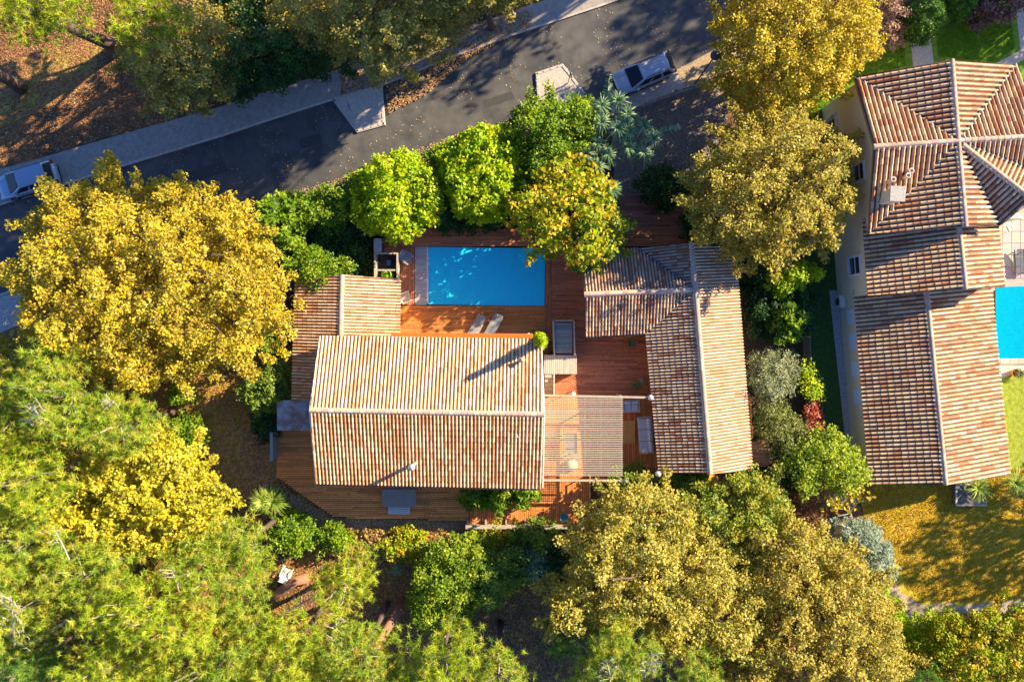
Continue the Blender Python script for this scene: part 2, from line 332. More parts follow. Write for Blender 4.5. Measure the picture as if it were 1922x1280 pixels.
T_CRT = [(.74, .62, .46), (.62, .42, .28), (.70, .55, .38), (.78, .68, .52), (.42, .20, .12), (.66, .50, .36), (.72, .6, .46)]; C_CRT = [(.30, .15, .09), (.35, .19, .11), (.26, .14, .09)]
T_OLD = [(.44, .36, .30), (.38, .28, .24), (.50, .42, .36), (.30, .17, .14), (.46, .40, .35)]
T_NB = [(.70, .58, .42), (.68, .56, .40), (.66, .52, .34), (.60, .40, .24), (.70, .56, .40), (.52, .26, .15), (.62, .50, .36), (.48, .32, .22)]; C_NB = [(.22, .11, .07), (.27, .14, .09), (.2, .11, .08)]
def warm(L, k=(.98, .89, .76)): return [tuple(a*b for a, b in zip(c, k)) for c in L]
SOUTH_ID = id(T_MAINS)
def roof_part(root, facets, ridges, valleys=(), pitch=.25, row=.42, chans=C_MAIN, name='roof'):
    sl = MB(); 
    for f, t in facets: slab_facet(sl, f)
    ro = sl.build(name, mt('roof_underside', base=(.3, .2, .14)), root)
    tm = MB()
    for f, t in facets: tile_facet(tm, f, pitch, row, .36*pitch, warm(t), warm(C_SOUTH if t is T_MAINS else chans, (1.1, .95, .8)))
    t = tm.build('roof_tiles', TILE, ro); t.matrix_parent_inverse = Matrix()
    rm = MB()
    for a, b in ridges: ridge(rm, a, b)
    for a, b in valleys: valley(rm, a, b)
    rm.build('ridge_tiles', TILE, ro)
    return ro
def gable_walls(root, e1a, e1b, e2b, e2a, ra, rb, inset, mat, name='walls', zb=0):
    """eave1 a->b, eave2 a->b, ridge a->b (world)"""
    A = [Vector(q) for q in (e1a, e1b, e2b, e2a)]; cx = sum(A, Vector())/4
    d1 = (A[1]-A[0]).normalized(); d2 = (A[3]-A[0]).normalized()
    q = [A[0]+d1*inset+d2*inset, A[1]-d1*inset+d2*inset, A[2]-d1*inset-d2*inset, A[3]+d1*inset-d2*inset]
    ze = A[0].z; m = MB(); m.prism([(p.x, p.y) for p in q], zb, ze-.05)
    ra = Vector(ra)+d1*inset; rb = Vector(rb)-d1*inset; dz = Vector((0, 0, .30))
    k = [Vector((p.x, p.y, ze-.1)) for p in q]
    m.add([k[0], k[3], ra-dz, k[1], k[2], rb-dz], [(0, 1, 2), (3, 5, 4), (0, 2, 5, 3), (1, 4, 5, 2), (0, 3, 4, 1)])
    return m.build(name, mat, root)
def window(root, c, n, w, h, frame_col=(.75, .75, .75), mull=1):
    """window set on a wall, c centre, n outward normal (xy)"""
    n = Vector((n[0], n[1], 0)).normalized(); s = Vector((-n.y, n.x, 0)); rz = math.atan2(s.y, s.x); c = Vector(c)
    m = MB()
    for sx in (-1, 1): m.box(c+s*sx*(w/2+.05)+n*.05, (.14, .16, h+.24), rz)
    m.box(c+Vector((0, 0, h/2+.05))+n*.05, (w-.04, .16, .14), rz); m.box(c-Vector((0, 0, h/2+.05))+n*.09, (w-.04, .24, .14), rz)
    m.box(c+n*.04, (w-.04, .06, .07), rz)
    f = m.build('window', mt('window_frame', base=frame_col, var=.03, rough=.5), root)
    g = MB(); g.box(c+n*.015, (w-.02, .03, h-.02), rz); g.build('pane', mt('glass', base=(.03, .05, .06), rough=.08, var=.05, spec=.8), f)
    return f

# ---------------- ground, road, lawns ----------------
def sheet(name, px, z, mat, world=False):
    m = MB(); pts = px if world else [P(x, y, 0).xy for x, y in px]
    pts = [(p[0], p[1]) for p in pts]
    ar = sum(pts[i][0]*pts[(i+1) % len(pts)][1]-pts[(i+1) % len(pts)][0]*pts[i][1] for i in range(len(pts)))
    if ar < 0: pts = pts[::-1]
    m.add([(x, y, z) for x, y in pts], [tuple(range(len(pts)))]); return struct(m.build(name, mat))
G = node_mat('litter_ground', (.30, .14, .06), .95, .5, .5, col2=(.13, .075, .04), bump=.6, bscale=8)
sheet('ground', [(-600, -600), (600, -600), (600, 600), (-600, 600)], 0, G, True)
ASPH = node_mat('asphalt', (.112, .108, .104), .9, .3, .28, bump=.25, bscale=60, col2=(.074, .076, .08), detail=10)
CONC = node_mat('concrete', (.52, .46, .40), .9, .25, 1.2, bump=.1, bscale=40)
CONCD = node_mat('pavement_concrete', (.34, .31, .28), .9, .25, 1.0, bump=.15, bscale=50)
road = [(-700, 600), (-200, 445), (0, 383), (225, 312), (420, 253), (500, 226), (625, 186), (720, 158), (850, 106), (960, 66), (1140, 6), (1260, -40), (1700, -200), (2300, -420), (2400, -200), (1800, 10), (1345, 150), (1210, 200), (1000, 232), (850, 270), (650, 345), (480, 402), (0, 548), (-200, 612), (-700, 770)]
m = MB()
def sheet_q(name, top, bot, z, mat):
    """strip between two edge lines given at matching stations"""
    m = MB(); n = len(top); vs = [P(x, y, 0)+Vector((0, 0, z)) for x, y in top]+[P(x, y, 0)+Vector((0, 0, z)) for x, y in bot]
    m.add(vs, [(i+n, i+n+1, i+1, i) for i in range(n-1)]); return struct(m.build(name, mat))
UP = [(-900, 662), (-200, 445), (0, 383), (225, 312), (420, 253), (500, 226), (625, 186), (720, 158), (850, 106), (960, 66), (1140, 6), (1260, -40), (1700, -200), (2300, -420)]
LO = [(-800, 800), (-200, 612), (0, 552), (230, 480), (420, 422), (500, 396), (650, 345), (760, 306), (870, 262), (1000, 228), (1210, 202), (1345, 150), (1800, -20), (2400, -240)]
sheet_q('road', UP, LO, .008, ASPH)
for q in ([(330, 330), (420, 302), (428, 322), (338, 350)], [(560, 262), (600, 250), (606, 268), (566, 280)], [(905, 190), (960, 172), (966, 186), (911, 204)]):
    sheet('road_patch', q, .011, node_mat('patch_tar', (.065, .063, .06), .85, .25, 2, bump=.2, bscale=50))
for x, y in ((540, 318), (870, 168), (250, 372)):
    m = MB(); c = P(x, y); m.lathe((c.x, c.y, .009), [(.36, 0), (.36, .006), (.30, .012), (.02, .012)], 24); tag(m.build('manhole_cover', node_mat('cast_iron', (.05, .047, .045), .6)), {540: 'round iron manhole cover in the road left of the wedge shaped island', 870: 'round iron manhole cover in the road between the two islands', 250: 'round iron manhole cover in the road above the huge golden tree'}[x], 'manhole cover')
# raised pavement along the upper side, with its kerb
SWT = [(-900, 600), (-200, 372), (60, 303), (200, 262), (410, 203), (480, 180), (650, 127), (760, 90), (870, 52), (980, 18), (1075, -18), (1500, -180)]
SWB = [(-900, 662), (-200, 445), (0, 383), (225, 312), (420, 253), (500, 226), (625, 186), (720, 158), (850, 106), (960, 66), (1140, 6), (1500, -130)]
m = MB()
for i in range(len(SWT)-1):
    q = [P(*SWT[i]), P(*SWT[i+1]), P(*SWB[i+1]), P(*SWB[i])]; m.add([p+Vector((0, 0, .12)) for p in q]+[p+Vector((0, 0, -.1)) for p in q], [(3, 2, 1, 0), (3, 7, 6, 2), (0, 1, 5, 4)])
struct(m.build('pavement', CONCD))
m = MB()
for i in range(len(SWB)-1):
    a, b = P(*SWB[i]), P(*SWB[i+1]); L = (b-a).length; k = max(1, int(L)); d = (b-a).normalized(); s = Vector((d.y, -d.x, 0))
    for j in range(k):
        p = a.lerp(b, (j+.5)/k)+s*.07; m.box(p+Vector((0, 0, .07)), (L/k-.015, .14, .145), math.atan2(d.y, d.x))
struct(m.build('kerb', CONC))
m = MB()
LK = LO[2:9]
for i in range(len(LK)-1):
    a, b = P(*LK[i]), P(*LK[i+1]); L = (b-a).length; k = max(1, int(L)); d = (b-a).normalized(); s = Vector((d.y, -d.x, 0))
    for j in range(k): m.box(a.lerp(b, (j+.5)/k)+s*.08+Vector((0, 0, .05)), (L/k-.015, .16, .12), math.atan2(d.y, d.x))
struct(m.build('kerb', CONC))
GRAV = node_mat('pale_gravel', (.50, .46, .42), .95, .6, 3, bump=.8, bscale=16, detail=9)
sheet('gravel_verge', [(-60, 575), (0, 553), (60, 536), (60, 600), (0, 625), (-60, 640)], .012, GRAV)
sheet('gravel_verge', [(1268, 133), (1345, 92), (1420, 60), (1420, 130), (1285, 168)], .014, node_mat('leafy_gravel', (.42, .32, .20), .95, .5, 3, bump=.6, bscale=16))
sheet('gravel_verge', [(860, 262), (1000, 222), (1000, 245), (860, 290), (760, 325), (650, 362), (640, 352)], .014, node_mat('grey_gravel', (.30, .27, .24), .95, .5, 3, bump=.6, bscale=16))
# driveway to the deck
sheet('driveway', [(1130, 195), (1345, 155), (1370, 200), (1320, 365), (1155, 365), (1150, 260)], .016, node_mat('driveway_asphalt', (.20, .18, .165), .95, .3, 1.2, bump=.5, bscale=30))
GR = node_mat('lawn_grass', (.13, .28, .02), .95, .35, .8, col2=(.22, .34, .03), bump=.8, bscale=14)
GOLDGR = node_mat('dry_lawn', (.66, .46, .035), .95, .35, .45, col2=(.50, .40, .03), bump=.9, bscale=14, detail=9)
sheet('lawn', [(1490, 100), (1800, 20), (2300, -80), (2300, 420), (1950, 400), (1640, 430), (1545, 235), (1500, 230), (1440, 200)], .01, GR)
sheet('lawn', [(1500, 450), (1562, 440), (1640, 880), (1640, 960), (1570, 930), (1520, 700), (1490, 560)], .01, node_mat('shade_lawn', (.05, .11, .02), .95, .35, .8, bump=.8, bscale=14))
sheet('lawn', [(1600, 880), (2300, 860), (2300, 1120), (1922, 1125), (1790, 1140), (1690, 1165), (1640, 1100), (1620, 960)], .012, GOLDGR)
sheet('lawn', [(1840, 690), (2200, 680), (2200, 862), (1840, 882)], .014, node_mat('yard_lawn', (.27, .33, .03), .95, .4, .8, bump=.8, bscale=14))
sheet('lawn', [(280, 730), (350, 720), (480, 690), (560, 660), (560, 760), (520, 900), (430, 960), (330, 880), (290, 800)], .01, node_mat('leafy_lawn', (.42, .25, .08), .95, .45, .55, col2=(.36, .19, .09), bump=.8, bscale=12))
sheet('path', [(-100, 1100), (2300, 1118), (2300, 1170), (1922, 1150), (1800, 1150), (1700, 1180), (1690, 1160), (1790, 1138), (1922, 1122), (2300, 1116)][1:], .016, node_mat('dusty_path', (.42, .33, .26), .95, .3, 1.5, bump=.3))
sheet('bare_soil', [(1655, 1060), (1680, 1075), (1690, 1110), (1730, 1135), (1790, 1130), (1800, 1165), (1690, 1190), (1640, 1120)], .015, node_mat('sandy_soil', (.50, .38, .26), .95, .4, 2, bump=.6, bscale=14))
sheet('path', [(1708, 66), (1746, 66), (1754, 130), (1714, 130)], .018, CONC)
sheet('path', [(1866, 122), (1935, 84), (2100, 20), (2110, 40), (1930, 108), (1885, 132)], .018, CONC)
sheet('path', [(1902, -20), (1925, -20), (1935, 90), (1915, 95)], .022, CONC)
sheet('gravel_strip', [(1556, 545), (1580, 545), (1612, 860), (1604, 915), (1590, 860)], .018, node_mat('blue_gravel', (.42, .42, .44), .95, .7, 4, bump=1, bscale=20, detail=9))
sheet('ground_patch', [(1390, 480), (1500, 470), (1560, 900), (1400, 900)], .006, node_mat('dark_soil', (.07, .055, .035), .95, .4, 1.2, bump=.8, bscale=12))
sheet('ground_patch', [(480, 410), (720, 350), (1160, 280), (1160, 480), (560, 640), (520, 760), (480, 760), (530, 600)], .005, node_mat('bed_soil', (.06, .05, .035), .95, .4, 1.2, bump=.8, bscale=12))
sheet('ground_patch', [(545, 925), (628, 972), (885, 977), (885, 1000), (610, 995), (545, 945)], .006, node_mat('grey_soil', (.26, .20, .16), .95, .4, 1.2, bump=.8, bscale=12))
sheet('lawn', [(0, 120), (120, 90), (200, 60), (170, 160), (60, 215), (0, 240)], .008, node_mat('thin_grass', (.36, .27, .05), .95, .5, .6, col2=(.38, .18, .07), bump=.8, bscale=12))
# neighbour patio and pool
sheet('patio', [(1800, 395), (2200, 370), (2200, 533), (1800, 548)], .03, node_mat('patio_stone', (.42, .36, .32), .8, .15, .9))
m = MB()
for i in range(12):
    for j in range(6): m.box(P(1838+i*17, 402+j*22)+Vector((0, 0, .045)), (.64, .83, .04), 0.05, tuple(x*random.uniform(.85, 1.1) for x in (.50, .42, .37)))
struct(m.build('patio_tiles', PAINT))

# ---------------- decks ----------------
def planks(mb, px, z, ang, w=.145, length=2.4, col=(.36, .125, .045), var=.26, gap=.022, th=.04):
    """px convex polygon in pixels at height z; ang direction of the planks in world"""
    pts = [P(x, y, z).xy for x, y in px]; c, s = math.cos(ang), math.sin(ang); pl = [(-s*p.x+c*p.y, c*p.x+s*p.y) for p in pts]
    u0 = min(p[0] for p in pl); u1 = max(p[0] for p in pl); n = int((u1-u0)/w)
    for i in range(n+1):
        ua = u0+i*w+gap/2; ub = min(u0+(i+1)*w-gap/2, u1-.001); um = (ua+ub)/2
        if ub <= ua: continue
        iv = interval(pl, um)
        if not iv: continue
        a = iv[0]; off = random.uniform(0, length); v = iv[0]; first = True
        while v < iv[1]-.01:
            e = min(iv[1], v+(off if first else length*random.uniform(.8, 1.2))); first = False
            if e-v > .03:
                k = random.uniform(1-var, 1+var); g = random.uniform(-.1, .12); cc = (col[0]*k, col[1]*k*(1+g), col[2]*k)
                q = [(ua, v+.004), (ub, v+.004), (ub, e-.004), (ua, e-.004)]; q = [(-s*a_+c*b_, c*a_+s*b_) for a_, b_ in q]; zz = z+random.uniform(-.003, .003)
                mb.prism(q, zz-th, zz, cc)
            v = e
DZ = .34
DO = (.68, .24, .06); DR = (.56, .19, .08)
def deck(name, label, pieces, base, z=DZ):
    root = empty(name, P(*base), label, 'deck')
    m = MB()
    for px, ang, col in pieces: planks(m, px, z, ang, col=col)
    m.build('planks', PLANK, root)
    f = MB()
    for px, ang, col in pieces: f.prism([P(x, y, z).xy for x, y in px], .022, z-.06)
    f.build('joists', mt('joist_wood', base=(.07, .035, .02)), root)
    return root
h0 = 0.0; v0 = math.pi/2
deck('wooden_deck', 'reddish wooden deck around the blue covered pool', [
    ([(747, 430), (1092, 430), (1092, 462.5), (747, 462.5)], h0, DR), ([(718, 430), (746.5, 430), (746.5, 476), (718, 476)], h0, DR), ([(747, 463), (778, 463), (778, 573), (747, 573)], v0, DR),
    ([(747, 573.6), (1023, 573.6), (1023, 640), (747, 640)], h0, DO), ([(1023.6, 463), (1034, 463), (1034, 640), (1023.6, 640)], v0, DR),
    ([(1034.6, 463), (1100, 463), (1100, 640), (1034.6, 640)], h0, DR), ([(1092.6, 430), (1290, 430), (1290, 462.5), (1092.6, 462.5)], h0, DR), ([(1162, 364), (1288, 364), (1288, 429.5), (1162, 429.5)], h0, (.38, .15, .085))], (900, 600))
deck('wooden_deck', 'dark red wooden courtyard deck between the two houses', [([(1040, 641), (1240, 641), (1240, 744), (1040, 744)], h0, DR), ([(1100.6, 600), (1230, 600), (1230, 640.4), (1100.6, 640.4)], h0, DR)], (1150, 700))
deck('wooden_deck', 'orange wooden terrace under the slatted pergola and along the front', [([(1015, 744.6), (1240, 744.6), (1240, 905), (1015, 905)], v0, DO),
    ([(880.6, 905.6), (1108, 905.6), (1108, 985), (880.6, 985)], v0, (.74, .26, .075)), ([(519, 808), (519, 895), (628, 971), (880, 977), (880, 808)], h0, (.85, .31, .09))], (800, 940))

# ---------------- pool ----------------
root = empty('swimming_pool', P(913, 518), 'rectangular pool under a flat bright blue cover set into the red deck', 'swimming pool')
pp = [P(x, y, DZ) for x, y in ((804.5, 463.5), (1022.8, 466), (1022, 574), (804, 571.5))]
m = MB(); m.prism([p.xy for p in pp], .05, DZ-.05)
BL = node_mat('pool_cover', (.01, .72, 1.0), .5, .06, .5, bump=.03, bscale=1.2, spec=.5)
m.build('cover', BL, root)
m = MB(); m.box((P(804, 463, DZ)+P(804, 571, DZ))/2+Vector((-.06, 0, -.02)), (.12, 4.2, .06)); m.build('coping', mt('white_edge', base=(.75, .77, .8)), root)
m = MB(); a = P(778.5, 463, DZ); b = P(801.5, 572, DZ); planks(m, [(778.6, 463), (801, 463), (801, 572.5), (778.6, 572.5)], DZ+.01, h0, w=.16, length=5, col=(.52, .49, .47), var=.12); m.build('roller_cover', PLANK, root)

# ---------------- main house ----------------
WOODW = mt('house_wall', base=(.62, .48, .34), var=.08)
ze, zr = 4.5, 6.4
Ra, Rb = P(582, 770, zr), P(1021, 778, zr); A1, B1 = P(601, 632, ze), P(1015, 638, ze); A2, B2 = P(594, 905, ze), P(1018, 915, ze)
house = empty('house', P(800, 770), 'large central house with a pale terracotta gable roof and white ridge line', 'house')
gable_walls(house, A1, B1, B2, A2, Ra, Rb, .45, WOODW)
roof = roof_part(house, [([Ra, Rb, B1, A1], T_MAIN), ([Ra, Rb, B2, A2], T_MAINS)], [(Ra, Rb)], pitch=.25, row=.44)
# verge trim
for a, b, c in ((A1, Ra, A2), (B1, Rb, B2)): m = MB(); m.tube([q+Vector((0, 0, .05)) for q in (a, b, c)], .07, 8); m.build('verge', mt('verge_mortar', base=(.75, .66, .54)), roof)
m = MB(); m.box((P(596, 909, 4.4)+P(1017, 919, 4.4))/2, ((B2-A2).length, .12, .1), math.atan2((B2-A2).y, (B2-A2).x)); m.build('gutter', mt('brown_gutter', base=(.25, .12, .07)), roof)
m = MB(); c = P(772, 878, 7.2); m.tube([Vector((c.x, c.y, 4.9)), Vector((c.x, c.y, 6.9))], .13, 12); m.lathe((c.x, c.y, 6.9), [(.1, 0), (.24, .05), (.24, .22), (.05, .36)], 14); m.build('chimney', mt('steel_pipe', base=(.62, .66, .72), metal=.5, rough=.35), roof, smooth=True)
m = MB(); c = P(980, 676, 5.6); m.tube([Vector((c.x, c.y, 4.9)), Vector((c.x, c.y, 5.75))], .11, 10); m.lathe((c.x, c.y, 5.7), [(.2, 0), (.2, .08), (.03, .16)], 10); m.build('chimney', mt('clay_vent', base=(.6, .38, .26)), roof, smooth=True)
m = MB(); c = P(971, 817, 6.0); m.box((c.x, c.y, 5.85), (.2, .3, .25), 0); m.build('vent', mt('clay_vent'), roof)
m = MB(); a = P(734, 629, 3.6); b = P(1000, 631, 3.6); m.box((a+b)/2+Vector((0, 0, 0)), ((b-a).length, .34, .16), math.atan2((b-a).y, (b-a).x)); aw = m.build('awning', mt('orange_awning', base=(.85, .16, .02), var=.05), house, bevel=.03)
for t in (.03, .3, .55, .8, .98): m = MB(); m.box(a.lerp(b, t)+Vector((0, -.2, -.02)), (.12, .26, .12)); m.build('bracket', mt('dark_metal', base=(.05, .05, .055), rough=.5), aw)
for X in (-9, -5, -1): window(house, (X, (A1.y-.45)+(X-A1.x)*(B1.y-A1.y)/(B1.x-A1.x), 1.7), (0, 1), 1.8, 1.9)
for X in (-10, -3): window(house, (X, (A2.y+.45)+(X-A2.x)*(B2.y-A2.y)/(B2.x-A2.x), 1.7), (0, -1), 1.6, 1.8)
# left wing
house2 = empty('garden_wing', P(640, 640), 'low tiled side wing left of the main house with a shrub over its corner', 'building')
r0, r1 = P(642, 516, 4.0), P(636, 752, 4.0); l0, l1 = P(556, 528, 2.8), P(549, 752, 2.8); q0, q1 = P(751, 524, 2.8), P(748, 752, 2.8)
gable_walls(house2, l0, l1, q1, q0, r0, r1, .35, WOODW)
roof_part(house2, [([r0, r1, l1, l0], T_MAINS), ([r0, r1, q1, q0], T_MAIN)], [(r0, r1)], pitch=.225, row=.40)
# flat metal lean-to
ln = empty('lean_to', P(550, 780), 'small flat grey metal roof shelter with rust stains beside the main house', 'shelter')
m = MB(); m.prism([P(x, y, 2.7).xy for x, y in ((519.5, 751), (590, 751), (590, 808), (520, 808))], 2.62, 2.7); m.build('roof', node_mat('stained_zinc', (.40, .43, .48), .6, .2, .9, col2=(.28, .20, .18), metal=.2), ln)
for x, y in ((521, 753), (521, 806), (585, 806), (585, 753)): c = P(x, y, 2.6); m = MB(); m.box((c.x, c.y, 1.3), (.12, .12, 2.6)); m.build('post', mt('grey_post', base=(.3, .3, .32)), ln)
sc = empty('screen_panel', P(512, 835), 'narrow grey screen panel standing at the deck edge below the metal shelter', 'screen')
m = MB(); a = P(511, 812, 1.6); m.box((a.x, a.y-1, .9), (.14, 2.0, 1.7)); m.build('panel', mt('grey_post'), sc, bevel=.02)
m = MB(); m.box((a.x, a.y-1, 1.79), (.22, 2.1, .06)); m.build('cap', mt('grey_post'), sc)

# ---------------- courtyard house ----------------
ch = empty('courtyard_house', P(1300, 700), 'L-shaped single storey house with a long weathered tile roof right of the courtyard', 'house')
e, t = 3.0, 4.5
RT, RC, RB = P(1298, 457, t), P(1305, 544, t), P(1333, 889, t); LT, LB = P(1196, 467, e), P(1238, 886, e); RTe, RBe = P(1379, 468, e), P(1410, 881, e)
WR = P(1097, 553, t); WT, WBm = P(1090, 477, e), P(1100, 630, e); VB = P(1213, 623, e)
gable_walls(ch, LT, LB, RBe, RTe, RT, RB, .4, WOODW)
gable_walls(ch, WT, LT+Vector((.5, 0, 0)), VB+Vector((.5, 0, 0)), WBm, WR, RC, .4, WOODW, 'wing_walls')
rf = roof_part(ch, [([RT, RC, LT], T_OLD), ([RC, RB, LB, VB], T_CRT), ([RT, RB, RBe, RTe], T_MAIN[:5]+T_CRT[:3]), ([RC, WR, WT, LT], T_OLD), ([RC, WR, WBm, VB], T_OLD+T_CRT)], [(RT, RB), (RC, WR)], [(RC, LT), (RC, VB)], pitch=.225, row=.40, chans=C_CRT)
m = MB(); m.tube([P(1213, 625, 2.95), P(1238, 889, 2.95)], .06, 8); m.tube([P(1100, 633, 2.95), P(1213, 627, 2.95)], .06, 8); m.build('gutter', mt('dark_gutter', base=(.05, .06, .08), rough=.4), rf, smooth=True)
for y in (660, 720, 800): c = P(1225, y, 1.3); window(ch, (c.x+.38, c.y, 1.3), (-1, .08), 1.4, 1.9)

# ---------------- neighbour ----------------
nb = empty('villa', P(1700, 500), 'cream two-storey villa with crossing tiled gables on the right', 'house')
CREAM = node_mat('cream_render', (.74, .66, .46), .9, .06, 1)
e, t = 6.2, 8.2
TL, TR, BLc = P(1603, 145, e), P(1906, 122, e), P(1630, 440, e); BR = P(1932, 417, e)
Cc, N_, W_, S_, E_ = P(1798, 265, t), P(1786, 113, t), P(1640, 276, t), P(1812, 425, t), P(1958, 255, t)
V1, V2 = P(1876, 423, 7.0), P(1995, 345, 7.0); DG0, DG1 = P(1806, 272, t), P(1940, 376, t)
roof_part(nb, [([Cc, N_, TL], T_NB), ([Cc, N_, TR], T_NB), ([Cc, W_, TL], T_NB), ([Cc, W_, BLc], T_NB), ([Cc, S_, BLc], T_NB), ([Cc, S_, V1], T_NB+T_MAIN[:3]), ([Cc, E_, TR], T_NB), ([Cc, E_, V2], T_NB), ([DG0, DG1, V1], T_NB), ([DG0, DG1, V2], T_NB)],
    [(Cc, N_), (Cc, W_), (Cc, S_), (Cc, E_), (DG0, DG1)], [(Cc, TL), (Cc, BLc), (Cc, TR), (Cc, V1), (Cc, V2)], pitch=.33, row=.46, chans=C_NB, name='tower_roof')
d1 = (TR-TL).normalized(); d2 = (BLc-TL).normalized()
def inset(q, i=.35): return [(q[0]+d1*i+d2*i), (q[1]-d1*i+d2*i), (q[2]-d1*i-d2*i), (q[3]+d1*i-d2*i)]
m = MB(); q = inset([TL, TR, BR, BLc], .3); m.prism([p.xy for p in q], 0, e-.1)
for a, b, pk in ((q[0], q[3], W_), (q[0], q[1], N_), (q[1], q[2], E_), (q[3], q[2], S_)):
    c = (q[0]+q[2])/2; k = pk+(c-pk)*.06; a2 = Vector((a.x, a.y, e-.12)); b2 = Vector((b.x, b.y, e-.12)); k = Vector(((a.x+b.x)/2, (a.y+b.y)/2, t-.3)); ce = Vector((c.x, c.y, t-.4))
    m.add([a2, b2, k, ce], [(0, 1, 2), (0, 2, 3), (1, 3, 2), (0, 3, 1)])
m.build('tower_walls', CREAM, nb)
wn = -d1  # outward normal of the visible wall
wz = lambda s, z: Vector((q[0].x+d2.x*s+wn.x*.0, q[0].y+d2.y*s, z))
window(nb, wz(5.9, 5.15), wn, 1.1, 1.5)
window(nb, wz(1.6, 1.6), wn, 1.1, 1.3)
# mid block
r0, r1 = P(1797, 400, 6.9), P(1812, 542, 6.9); l0, l1 = P(1619, 412, 5.2), P(1629, 555, 5.2); g0, g1 = P(1870, 395, 5.2), P(1883, 539, 5.2)
gable_walls(nb, l0, l1, g1, g0, r0, r1, .12, CREAM, 'middle_walls')
roof_part(nb, [([r0, r1, l1, l0], T_NB), ([r0, r1, g1, g0], T_NB+T_MAIN[:4])], [(r0, r1)], pitch=.31, row=.46, chans=C_NB, name='middle_roof')
lw = (l1-l0).normalized(); wn2 = Vector((lw.y, -lw.x, 0)); wn2 = wn2 if wn2.x < 0 else -wn2
window(nb, Vector((l0.x, l0.y, 0))+lw*3.0-wn2*.12+Vector((0, 0, 3.4)), wn2, 1.2, 1.7)
# low block
r0, r1 = P(1738, 540, 4.4), P(1775, 909, 4.4); l0, l1 = P(1602, 545, 2.7), P(1632, 909, 2.7); g0, g1 = P(1857, 530, 2.7), P(1894, 892, 2.7)
gable_walls(nb, l0, l1, g1, g0, r0, r1, .1, CREAM, 'low_walls')
lr = roof_part(nb, [([r0, r1, l1, l0], T_NB), ([r0, r1, g1, g0], T_NB+T_MAIN[:5])], [(r0, r1)], pitch=.30, row=.46, chans=C_NB, name='low_roof')
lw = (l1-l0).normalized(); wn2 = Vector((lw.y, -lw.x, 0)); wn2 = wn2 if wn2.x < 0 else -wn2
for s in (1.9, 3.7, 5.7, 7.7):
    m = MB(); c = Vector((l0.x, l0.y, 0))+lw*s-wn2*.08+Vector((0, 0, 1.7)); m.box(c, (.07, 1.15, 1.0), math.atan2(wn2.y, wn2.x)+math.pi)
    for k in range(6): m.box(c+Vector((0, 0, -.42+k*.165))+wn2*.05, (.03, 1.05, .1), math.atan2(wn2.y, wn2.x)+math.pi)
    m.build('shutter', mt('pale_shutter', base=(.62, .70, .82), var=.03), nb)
# low garden wall with coping joined to the villa
m = MB(); a, b = P(1541, 236), P(1588, 190); m.box((a+b)/2+Vector((0, 0, 1.0)), ((b-a).length, .25, 2.0), math.atan2((b-a).y, (b-a).x)); gw = m.build('garden_wall', CREAM); tag(gw, 'short cream garden wall running from the villa corner to the golden tree', 'wall')
m = MB(); m.box((a+b)/2+Vector((0, 0, 2.04)), ((b-a).length+.1, .35, .08), math.atan2((b-a).y, (b-a).x)); m.build('coping', mt('stone_coping', base=(.5, .44, .38)), gw)
# chimney
c = P(1688, 364, 8.7); m = MB(); m.box((c.x-.1, c.y, 7.6), (.75, .75, 2.0), -.05); chm = m.build('chimney', CREAM, nb)
m = MB(); m.box((c.x-.1, c.y, 8.66), (.98, .98, .1), -.05); m.build('chimney_cap', mt('cap_concrete', base=(.42, .40, .36), var=.3), chm, bevel=.02)
for x, y in ((1674, 338), (1702, 331), (1708, 322)):
    c = P(x, y, 8.0); m = MB(); m.lathe((c.x, c.y, 7.2), [(.13, 0), (.13, .85), (.19, .88), (.19, 1.0), (.1, 1.0), (.09, .6)], 12); m.build('vent_pipe', mt('pipe_clay', base=(.62, .46, .38)), nb, smooth=True)
# aircon unit
ac = empty('air_conditioner', P(1577, 568), 'white air conditioning box on the gravel beside the villa wall', 'air conditioner')
m = MB(); c = P(1577, 566, .5); m.box((c.x, c.y, .5), (.38, .9, .8), .08); m.build('casing', mt('white_paint', base=(.75, .75, .74), var=.03), ac, bevel=.03)
m = MB(); m.tube([(c.x-.22, c.y, .5), (c.x-.20, c.y, .5)], .3, 16); m.build('fan_grille', mt('dark_metal'), ac)
# neighbour pool
w_ = MB(); w_.prism([P(x, y).xy for x, y in ((1868, 539), (2150, 530), (2160, 670), (1868, 674))], .02, .06); wo = struct(w_.build('water', node_mat('pool_water', (.0, .36, .55), .08, .1, .8, bump=.25, bscale=3, spec=.5)))
m = MB()
for i in range(16): m.box(P(1868+i*17, 678)+Vector((0, 0, .06)), (.66, .42, .1), 0.01, tuple(x*random.uniform(.85, 1.1) for x in (.5, .42, .34)))
struct(m.build('pool_coping', PAINT))
sheet('patio', [(1862, 682), (1895, 682), (1922, 684), (1980, 690), (1980, 698), (1900, 702), (1872, 712)], .03, mt('white_stone', base=(.6, .52, .44)))
